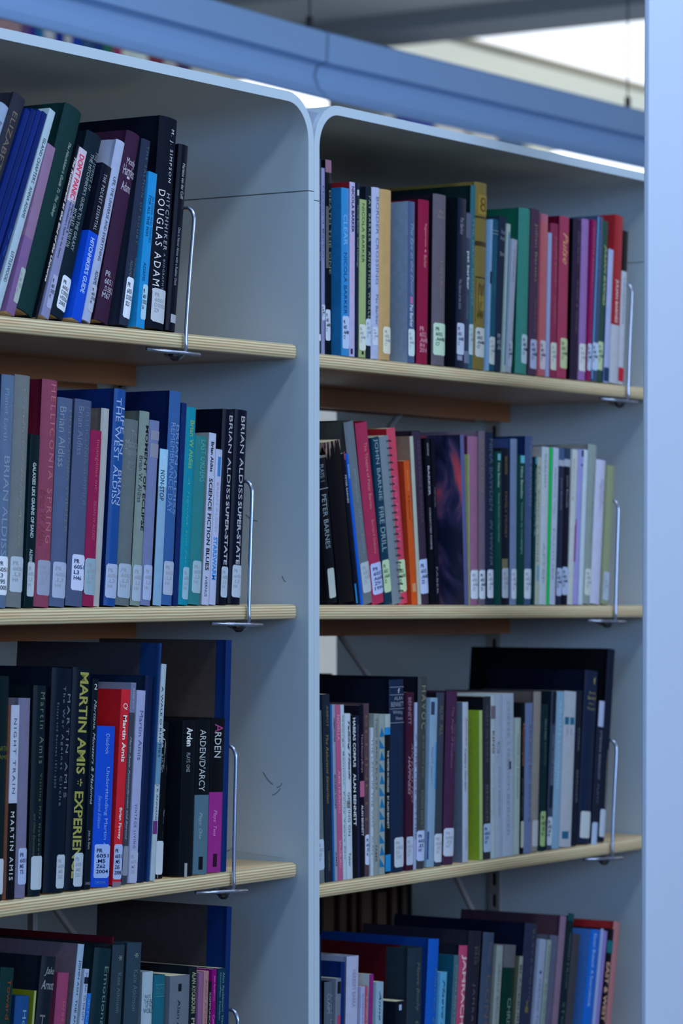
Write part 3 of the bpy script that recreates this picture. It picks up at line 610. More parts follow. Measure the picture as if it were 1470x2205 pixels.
R['C'] = [
 (-30, 10, 27, 1457, 'h', (8, 26, 34), 'black-green', {'gloss': 1, 'T': [('AMIS', 1627, 1636, .7, .6, (80, 92, 40), 'H'), ('MARTIN', 1608, 1618, .6, .8, (80, 92, 40), 'H')], 'L': (1849, 1925, .35, .98, (160, 180, 206), FADE), 'N': []}),
 (13, 32, 44, 1519, 'p', (8, 14, 22), 'black and white', {'c2': (150, 92, 70), 'S': [(1730, (146, 164, 200))], 'T': [('NIGHT TRAIN', 1548, 1710, .5, .34, (50, 60, 80), 'w'), ('MARTIN AMIS', 1748, 1895, .45, .44, (170, 184, 205), 'w')]}),
 (32, 58, 70, 1504, 'h', (94, 98, 134), 'lavender grey', {'L': (1826, 1904, .2, 1, (140, 164, 212), (40, 50, 90)), 'N': ['PR', '6051', 'M5', 'T5']}),
 (63, 91, 104, 1477, 'h', (10, 24, 36), 'black green-lettered', {'gloss': 1, 'b': .0018, 'T': [('Martin Amis', 1492, 1645, .6, .36, (82, 98, 92), 'w'), ('Visiting Mrs Nabokov', 1666, 1842, .6, .22, (72, 96, 74), 'w'), ('and Other Excursions', 1752, 1842, .25, .15, (70, 84, 66), 'i')], 'L': (1843, 1915, .1, .98, (150, 172, 196), FADE), 'N': []}),
 (96, 141, 163, 1441, 'h', (7, 20, 38), 'broad black', {'gloss': 1, 'b': .0022, 'T': [('MARTIN AMIS', 1496, 1718, .80, .17, (96, 112, 132), 'w'), ('The War Against Cliché', 1480, 1736, .52, .15, (90, 106, 126), 'w'), ('Essays and Reviews 1971-2000', 1516, 1698, .26, .11, (82, 98, 118), 'w')], 'L': (1840, 1912, .5, .98, (150, 172, 198), FADE)}),
 (141, 180, 203, 1440, 'h', (6, 18, 34), 'black yellow-lettered', {'gloss': 1, 'b': .0022, 'T': [('MARTIN AMIS', 1450, 1668, .55, .5, (130, 136, 76), 'b'), ('*', 1678, 1694, .5, .35, (130, 136, 76), 'b'), ('EXPERIENCE', 1705, 1890, .52, .5, (130, 136, 76), 'b')], 'L': (1836, 1908, .38, .98, (150, 172, 198), FADE)}),
 (181, 194, 219, 1463, 'p', (10, 20, 34), 'thin black', {'T': [('2', 1474, 1486, .5, .5, (170, 184, 200), 'H'), ('Martians, Monsters & Madonna', 1508, 1732, .5, .5, (140, 160, 180), 'i'), ('John A. Dern', 1788, 1828, .4, .45, (140, 156, 180)), ('LANG', 1898, 1904, .5, .8, (120, 134, 150), 'H')]}),
 (195, 234, 248, 1565, 'p', (16, 66, 190), 'bright blue', {'gloss': 1, 'T': [('Diedrick', 1582, 1626, .6, .2, (110, 150, 220)), ('Understanding Martin Amis', 1653, 1850, .66, .24, (110, 150, 220)), ('Second Edition', 1714, 1784, .3, .17, (100, 140, 214), 'i'), ('CAROLINA', 1896, 1902, .5, .6, (80, 120, 200), 'H')], 'L': (1818, 1890, .1, .98, (130, 160, 220), (20, 30, 70)), 'N': ['PR', '6051', '.M5', 'Z62', '2004']}),
 (241, 260, 281, 1486, 'p', (196, 34, 46), 'red', {'d': .15, 'c2': (178, 18, 28), 'T': [('Martin Amis', 1542, 1642, .52, .45, (220, 200, 210), 'b'), ('Brian Finney', 1740, 1808, .5, .4, (214, 190, 200), 'b'), ('Q', 1516, 1530, .5, .5, (220, 200, 210), 'H')], 'K': [(1898, 1912, .0, 1, (110, 100, 120))], 'L': (1818, 1893, .0, 1, (140, 164, 216), (20, 30, 70)), 'N': ['PR', '6051', '.M5', 'Z65', '2008']}),
 (261, 273, 294, 1471, 'p', (50, 58, 76), 'dark grey', {'S': [(1536, (90, 102, 140))], 'T': [('palgrave', 1484, 1528, .55, .4, (140, 156, 190)), ('Martin Amis: Postmodernism and Beyond', 1588, 1808, .35, .4, (140, 156, 186), 'i')], 'L': (1822, 1885, 0, 1, (110, 124, 150), FADE), 'N': []}),
 (275, 294, 314, 1488, 'p', (130, 144, 192), 'pale lilac', {'T': [('Martin Amis', 1532, 1638, .6, .42, (66, 80, 130)), ('VINTAGE LIVING', 1732, 1826, .5, .26, (60, 70, 110), 'w')], 'L': (1832, 1900, .05, 1, (140, 156, 196), FADE)}),
 (297, 313, 332, 1456, 'h', (6, 22, 62), 'navy', {'c2': (8, 28, 60), 'd': .15, 'rough': .5}),
 (317, 323, 351, 1386, 'h', (14, 48, 104), 'tall linen folio', {'c2': (52, 54, 68), 'q': .026, 'd': .196, 'b': .001}),
 (323, 334, 359, 1431, 'p', (136, 160, 184), 'slim white', {'S': [(1690, (80, 124, 160)), (1600, (136, 160, 184))], 'T': [('A WALE O RHYMES', 1480, 1632, .4, .4, (30, 44, 70)), ('J K ANNAND', 1690, 1772, .4, .4, (40, 50, 74))], 'K': [(1768, 1796, .0, .8, (90, 40, 110))]}),
 (340, 366, 380, 1556, 'p', (7, 12, 20), 'worn black', {'M': lambda: scratch_material((7, 12, 20), (120, 130, 140), .60), 'r': .010, 'T': [('Arden', 1568, 1612, .5, .4, (160, 170, 184), 'b'), ('PLAYS: TWO', 1626, 1665, .5, .25, (120, 130, 144))], 'L': (1812, 1884, .35, .95, (160, 180, 206), FADE), 'N': []}),
 (384, 414, 424, 1552, 'p', (8, 14, 24), 'plain black', {'gloss': 1, 'T': [('Arden', 1568, 1608, .5, .42, (190, 200, 214), 'b'), ('PLAYS: ONE', 1622, 1663, .45, .26, (120, 134, 150))], 'K': [(1858, 1888, .4, .6, (130, 140, 150))]}),
 (415, 446, 455, 1549, 'p', (66, 98, 122), 'black over grey', {'gloss': 1, 'S': [(1712, (8, 14, 22))], 'T': [("ARDEN/D'ARCY", 1572, 1704, .45, .44, (150, 166, 184)), ('Plays: One', 1750, 1806, .4, .3, (120, 150, 172), 'i')], 'K': [(1844, 1872, .36, .66, (10, 18, 26))]}),
 (446, 475, 485, 1547, 'p', (140, 40, 124), 'black over magenta', {'gloss': 1, 'S': [(1706, (8, 13, 20))], 'T': [('A', 1560, 1578, .55, .6, (140, 60, 120), ''), ('RDEN', 1578, 1632, .5, .48, (160, 172, 190)), ('Plays: Two', 1744, 1800, .42, .32, (180, 120, 186), 'i')], 'K': [(1838, 1866, .38, .68, (40, 14, 40))]}),
 (477, 489, 501, 1379, 'h', (6, 36, 96), 'tall navy-backed folio', {'c2': (66, 58, 58), 'q': .015, 'd': .178, 'b': .001}),
]
def D(lean, *rows): return [(a[0]-lean*(a[4]-a[2]), a[1]-lean*(a[4]-a[2]), a[1], a[2])+tuple(a[5:]) if False else a for a in rows]
def heads(row, lst):
    """entries measured at their heads: (left, right, head height, lean, ...) -> foot measures"""
    out = []
    for xL, xR, yt, ln, *rest in lst:
        yb = (2572-.24*xR) if row == 'D' else (2497-.27*(xR-687))
        xb = xR-ln*(yb-yt); out.append((xb-(xR-xL), xb, xR, yt, *rest))
    return out
R['D'] = heads('D', [
 (-24, 4, 2114, .09, 'p', (4, 52, 62), 'teal-green'),
 (6, 36, 2085, .08, 'h', (8, 40, 44), 'bottle green', {'T': [('Toward a Theology', 2112, 2330, .5, .34, (110, 56, 30))]}),
 (38, 70, 2145, .07, 'h', (18, 62, 122), 'cloth blue', {'T': [('Hopeful Monsters', 2178, 2400, .5, .36, (100, 140, 180))]}),
 (74, 91, 2132, .08, 'p', (146, 160, 98), 'lime yellow', {'c2': (104, 112, 16), 'd': .12}),
 (94, 126, 2062, .10, 'h', (16, 26, 40), 'black script-lettered', {'gloss': 1, 'd': .15, 'T': [('Jake', 2088, 2108, .5, .66, (120, 136, 150), 'Hi'), ('Arnott', 2116, 2136, .5, .86, (120, 136, 150), 'Hi'), ('T', 2190, 2220, .3, .3, (90, 100, 110), 'H')]}),
 (128, 165, 2094, .08, 'h', (140, 58, 92), 'rose pink', {'T': [('JAMES', 2156, 2200, .5, .24, (160, 90, 120))]}),
 (168, 182, 2034, .10, 'p', (120, 150, 186), 'large white', {'c2': (82, 76, 94), 'd': .19, 'T': [('JOHN ASH  THE ANATOLIKON', 2072, 2290, .5, .4, (30, 46, 84))]}),
 (182, 196, 2087, .10, 'p', (132, 156, 194), 'small white', {'T': [('John Ash', 2098, 2140, .5, .4, (40, 50, 90)), ('TO THE CITY', 2146, 2200, .5, .4, (50, 60, 100))], 'K': [(2108, 2122, .1, .9, (16, 20, 40))]}),
 (188, 197, 2140, .10, 'p', (24, 96, 190), 'thin sky blue', {'T': [('SELECTED POEMS', 2156, 2290, .5, .4, (100, 150, 220))]}),
 (208, 246, 2044, .09, 'h', (12, 36, 48), 'blue-black', {'gloss': 1, 'd': .15, 'T': [('Emotionally Weird', 2086, 2340, .62, .34, (86, 112, 120))]}),
 (247, 274, 2035, .055, 'h', (32, 50, 66), 'slate grey', {'c2': (20, 32, 44), 'd': .17, 'T': [('Kate Atkinson', 2097, 2182, .5, .3, (70, 92, 110)), ('*', 2060, 2070, .5, .3, (120, 136, 140))]}),
 (276, 278, 2020, .055, 'p', (74, 14, 26), 'thin maroon', {'d': .19, 'r': .02}),
 (279, 311, 2030, .05, 'h', (34, 54, 74), 'dark slate', {'d': .10, 'T': [('Kate Atkinson', 2090, 2178, .5, .3, (70, 92, 110)), ('*', 2054, 2064, .5, .3, (120, 136, 130))]}),
 (311, 334, 2092, .03, 'h', (134, 158, 184), 'white', {'T': [('NOT', 2142, 2150, .4, .5, (60, 84, 104), 'H'), ('THE END', 2152, 2162, .5, .8, (60, 84, 104), 'H'), ('OF THE', 2163, 2170, .5, .6, (60, 84, 104), 'H'), ('WORLD', 2171, 2182, .5, .85, (60, 84, 104), 'H')]}),
 (335, 360, 2099, .03, 'h', (18, 84, 110), 'teal', {'K': [(2120, 2121.5, .1, .9, (50, 118, 136)), (2145, 2146.5, .1, .9, (50, 118, 136))], 'T': [('HUMAN', 2124, 2132, .5, .7, (50, 118, 136), 'H'), ('CROQUET', 2134, 2143, .5, .8, (50, 118, 136), 'H')]}),
 (366, 409, 2099, .03, 'p', (82, 98, 118), 'broad grey', {'pm': None, 'T': [('Alan Ayckbourn', 2152, 2300, .45, .2, (24, 32, 48))], 'K': [(2118, 2134, .42, .58, (18, 24, 36))]}),
 (410, 427, 2083, .03, 'h', (10, 20, 32), 'black hardback-bound', {'d': .14, 'T': [('ALAN AYCKBOURN', 2094, 2182, .5, .5, (124, 136, 120), 'b'), ('PLAYS', 2192, 2250, .5, .45, (124, 136, 120), 'b')]}),
 (428, 439, 2094, .03, 'p', (118, 82, 126), 'mauve-pink'),
 (439, 450, 2091, .03, 'p', (160, 116, 116), 'peach', {'T': [('ALAN AYCKBOURN', 2110, 2260, .5, .35, (120, 84, 96))]}),
 (450, 456, 2114, .03, 'p', (14, 18, 26), 'slim black-and-white', {'T': [('COMMUNICATING DOORS', 2138, 2280, .5, .6, (150, 160, 176))]}),
 (457, 467, 2087, .03, 'p', (124, 12, 100), 'magenta', {'T': [('Alan Ayckbourn', 2102, 2156, .5, .4, (190, 110, 190)), ('Confusions', 2186, 2240, .5, .4, (190, 110, 190))]}),
 (469, 489, 2084, .03, 'p', (10, 44, 74), 'dark teal-blue', {'T': [('Alan Ayckbourn  Damsels', 2094, 2230, .68, .28, (90, 134, 150)), ('GamePlan  FlatSpin  RolePlay', 2094, 2250, .32, .24, (90, 134, 150))]}),
 (491, 501, 1953, .03, 'h', (4, 34, 92), 'tall navy linen folio', {'c2': (58, 54, 60), 'q': .028, 'd': .182, 'b': .001}),
])
R['E'] = [
 (705, 713, 717, 343, 'p', (38, 46, 70), 'slate-navy', {'r': .0136, 'T': [('Howard Barker Interviews Ten 2010', 400, 562, .5, .5, (110, 124, 156))], 'K': [(720, 734, .2, .8, (180, 196, 220))]}),
 (713, 721, 724, 362, 'p', (112, 124, 172), 'narrow lilac', {'r': .0136, 'T': [('Howard Barker', 400, 560, .5, .4, (60, 70, 110))], 'L': (656, 690, 0, 1, (160, 180, 215), DK)}),
 (721, 735, 738, 346, 'p', (10, 16, 26), 'torn black', {'r': .0136, 'T': [('DEATH THE ONE', 410, 590, .75, .3, (110, 120, 110))], 'K': [(345, 372, .0, .95, (140, 100, 118)), (445, 578, .1, .55, (78, 86, 84))], 'L': (667, 734, .0, .8, (170, 190, 222), DK)}),
 (735, 752, 752, 407, 'p', (40, 118, 188), 'azure blue', {'c2': (16, 86, 146), 'd': .13, 'T': [('CLEAR', 464, 530, .5, .5, (110, 160, 216)), ('NICOLA BARKER', 546, 678, .5, .42, (20, 50, 104))], 'L': (682, 752, .1, 1, (150, 178, 222), (30, 40, 80))}),
 (752, 764, 765, 394, 'p', (150, 152, 200), 'lilac-pink', {'c2': (108, 20, 30), 'd': .13, 'T': [('NICOLA BARKER', 403, 502, .55, .5, (20, 22, 60), 'b'), ('REVERSED FORECAST', 510, 640, .5, .3, (190, 150, 190))], 'K': [(752, 764, .2, .6, (26, 24, 60))]}),
 (764, 772, 776, 396, 'p', (14, 26, 52), 'narrow navy', {'K': [(410, 422, .3, .8, (160, 174, 200))], 'T': [('Nicola Barker  Small Holdings', 444, 576, .5, .5, (120, 134, 160))]}),
 (772, 787, 790, 432, 'p', (150, 166, 108), 'yellow-green', {'T': [('NICOLA BARKER', 440, 568, .5, .4, (40, 56, 40))], 'L': (700, 756, 0, 1, (178, 196, 200), FADE), 'K': [(758, 765, .4, .7, (20, 24, 40))]}),
 (788, 800, 802, 404, 'h', (14, 28, 44), 'black spaced-lettered', {'T': [('PAT BARKER / ANOTHER WORLD', 424, 690, .5, .4, (130, 144, 130), 'w')], 'L': (688, 746, 0, 1, (160, 182, 210), FADE)}),
 (801, 818, 820, 406, 'h', (146, 160, 202), 'lilac-white', {'gloss': 1, 'T': [('BORDER CROSSING', 426, 614, .6, .4, (80, 90, 140)), ('Pat Barker', 636, 702, .6, .35, (80, 90, 140))], 'L': (706, 745, .1, .8, (170, 186, 215), FADE)}),
 (818, 844, 847, 412, 'h', (184, 146, 92), 'tan gold', {'gloss': 1, 'L': (706, 764, .25, 1, (200, 196, 190), FADE)}),
 (845, 862, 866, 410, 'h', (12, 22, 46), 'deep navy', {'r': .028}),
 (878, 892, 893, 436, 'p', (60, 82, 124), 'blue grey-sided', {'c2': (102, 126, 160), 'd': .13, 'T': [('The Eye in the Door', 482, 636, .5, .55, (120, 146, 184), 'i'), ('Pat Barker', 658, 706, .5, .5, (160, 180, 210), 'b')], 'K': [(640, 655, .3, .7, (180, 100, 140))], 'L': (710, 768, 0, 1, (170, 196, 215), FADE)}),
 (901, 924, 928, 434, 'h', (136, 22, 56), 'crimson', {'c2': (96, 6, 36), 'T': [('Regeneration', 485, 534, .5, .26, (176, 120, 140)), ('-', 540, 546, .5, .1, (176, 120, 140)), ('Barker', 552, 580, .5, .26, (176, 120, 140)), ('PR', 706, 716, .3, .3, (190, 140, 170), 'H'), ('6052', 718, 728, .42, .55, (190, 140, 170), 'H'), ('.A6488', 730, 740, .5, .7, (190, 140, 170), 'H'), ('R4', 742, 750, .35, .35, (190, 140, 170), 'H'), ('2014', 752, 761, .45, .6, (190, 140, 170), 'H')]}),
 (933, 961, 965, 423, 'h', (84, 82, 98), 'taupe', {'c2': (20, 14, 30), 'T': [('Pat', 456, 464, .5, .3, (120, 116, 118), 'H'), ('Barker', 466, 474, .5, .5, (120, 116, 118), 'H'), ("Toby's Room", 562, 645, .5, .28, (110, 104, 110))], 'L': (699, 768, .05, .98, (160, 194, 184), (40, 60, 60))}),
 (980, 998, 1005, 430, 'p', (16, 26, 50), 'black-navy', {'T': [('Pat Barker', 472, 508, .5, .4, (120, 130, 156)), ('The Silence of the Girls', 604, 668, .4, .3, (120, 130, 156))], 'c2': (3, 8, 20), 'L': (698, 766, .1, 1, (160, 180, 216), (40, 50, 90)), 'K': [(768, 778, .2, .8, (120, 134, 170))]}),
 (998, 1009, 1020, 461, 'p', (42, 56, 84), 'grey-navy', {'K': [(462, 515, 0, 1, (74, 84, 114)), (758, 784, 0, 1, (92, 110, 144))], 'T': [('pat barker', 543, 626, .5, .62, (170, 184, 204), 'b'), ('noonday', 640, 690, .5, .3, (110, 126, 150))]}),
 (1009, 1019, 1029, 402, 'h', (40, 92, 110), 'teal tall', {'c2': (6, 30, 34), 'L': (700, 766, 0, 1, (150, 180, 205), FADE), 'T': [('THE NEW BARNES', 470, 660, .5, .4, (90, 130, 150))]}),
 (1019, 1046, 1053, 398, 'h', (122, 104, 52), 'ornate gold', {'rough': .4, 'K': [(423, 465, .2, .9, (150, 124, 50)), (470, 474, 0, 1, (60, 46, 22)), (524, 534, .05, .95, (60, 48, 26)), (600, 603, .1, .9, (52, 42, 20)), (606, 700, .12, .14, (40, 34, 20)), (606, 700, .86, .88, (40, 34, 20)), (640, 672, .35, .8, (160, 136, 60))], 'T': [('8', 428, 460, .55, .5, (84, 62, 24), 'H'), ('S&S', 612, 690, .5, .5, (60, 50, 24), 'Hi')], 'L': (709, 772, .15, .95, (168, 184, 198), DK)}),
 (1047, 1053, 1062, 474, 'p', (110, 150, 196), 'narrow sky-blue', {'K': [(585, 612, .3, 1, (20, 30, 60))]}),
 (1053, 1066, 1076, 475, 'h', (24, 74, 104), 'petrol blue', {'T': [('Cambridge', 540, 640, .5, .4, (50, 104, 130))], 'K': [(498, 499.5, 0, 1, (110, 140, 150)), (505, 506.5, 0, 1, (110, 140, 150))], 'L': (728, 787, .0, .95, (170, 186, 194), FADE)}),
 (1066, 1080, 1095, 470, 'h', (30, 42, 66), 'slate-black', {'T': [('English', 498, 508, .6, .8, (120, 136, 160), 'H'), ('English', 512, 522, .55, .8, (120, 136, 160), 'H'), ('Barnes', 544, 554, .5, .7, (120, 136, 160), 'H'), ('PR', 722, 732, .4, .4, (140, 156, 184), 'H'), ('6052', 734, 744, .5, .6, (140, 156, 184), 'H'), ('.A66', 746, 756, .5, .6, (140, 156, 184), 'H')]}),
 (1081, 1089, 1100, 484, 'p', (142, 168, 176), 'white blue-striped', {'K': [(500, 788, .45, .75, (16, 104, 158))]}),
 (1089, 1100, 1114, 518, 'p', (140, 154, 184), 'pale grey', {'T': [('BARNES', 540, 610, .5, .3, (110, 124, 156))], 'L': (736, 792, .2, 1, (150, 166, 196), DK)}),
 (1114, 1138, 1152, 455, 'h', (52, 124, 122), 'jade green', {'c2': (14, 84, 76), 'b': .0035, 'L': (724, 786, .3, .95, (160, 190, 214), DK)}),
 (1140, 1158, 1170, 455, 'h', (70, 50, 74), 'aubergine', {'T': [('Julian Barnes', 484, 610, .45, .36, (124, 118, 116)), ('Talking it Over', 645, 720, .5, .22, (110, 100, 110))], 'L': (734, 797, .1, .95, (150, 166, 208), (34, 40, 80))}),
 (1158, 1173, 1180, 464, 'p', (186, 92, 98), 'coral', {'S': [(480, (176, 96, 116))], 'L': (735, 797, .2, 1, (176, 178, 200), DK)}),
 (1174, 1182, 1189, 503, 'p', (130, 150, 200), 'slim blue-white', {}),
 (1184, 1200, 1205, 484, 'h', (138, 48, 76), 'rose', {'T': [('JULIAN BARNES', 512, 620, .5, .3, (150, 100, 110)), ('FLAUBERT', 640, 700, .5, .25, (150, 90, 100))], 'L': (740, 799, .1, .95, (176, 190, 190), FADE)}),
 (1201, 1222, 1229, 470, 'h', (160, 58, 84), 'raspberry', {'b': .0018, 'c2': (96, 4, 36), 'T': [('Pulse', 505, 572, .5, .5, (186, 146, 110), 'i')], 'L': (731, 796, .2, .98, (164, 180, 150), (80, 90, 80))}),
 (1230, 1246, 1254, 475, 'h', (38, 30, 54), 'violet-black', {'c2': (8, 6, 16), 'T': [('Julian Barnes', 500, 570, .5, .3, (90, 84, 110)), ('Arthur & George', 605, 720, .5, .26, (90, 84, 110))]}),
 (1247, 1262, 1271, 475, 'h', (122, 94, 158), 'violet', {'L': (743, 802, .0, .95, (176, 186, 200), FADE)}),
 (1262, 1271, 1284, 476, 'p', (130, 20, 76), 'cerise', {'T': [('JULIAN BARNES', 492, 620, .5, .4, (160, 90, 110), 'w')], 'L': (742, 800, 0, 1, (150, 174, 214), DK)}),
 (1272, 1285, 1302, 470, 'p', (46, 66, 102), 'slate-blue', {'K': [(470, 820, 0, .25, (70, 124, 184))], 'L': (741, 800, 0, 1, (150, 176, 216), DK), 'T': [('BARNES', 500, 600, .6, .4, (74, 92, 130))]}),
 (1285, 1298, 1314, 480, 'h', (36, 66, 62), 'forest green', {'T': [('JULIAN BARNES', 530, 662, .55, .5, (140, 158, 116), 'bi')], 'L': (739, 800, 0, .95, (150, 176, 150), (60, 90, 90))}),
 (1299, 1310, 1323, 540, 'p', (136, 152, 200), 'white navy-topped', {'c2': (20, 40, 90), 'K': [(794, 824, 0, 1, (20, 50, 92))]}),
 (1311, 1329, 1342, 468, 'p', (150, 162, 186), 'brick red', {'gloss': 1, 'S': [(703, (150, 34, 40))], 'T': [('JULIAN BARNES', 605, 698, .5, .4, (180, 170, 180), 'b')]}),
 (1330, 1341, 1353, 500, 'p', (150, 164, 186), 'black-topped white', {'S': [(586, (12, 18, 26))], 'K': [(794, 824, 0, 1, (180, 30, 50))], 'T': [('CONVERSATIONS', 600, 700, .5, .4, (90, 110, 140))]}),
]
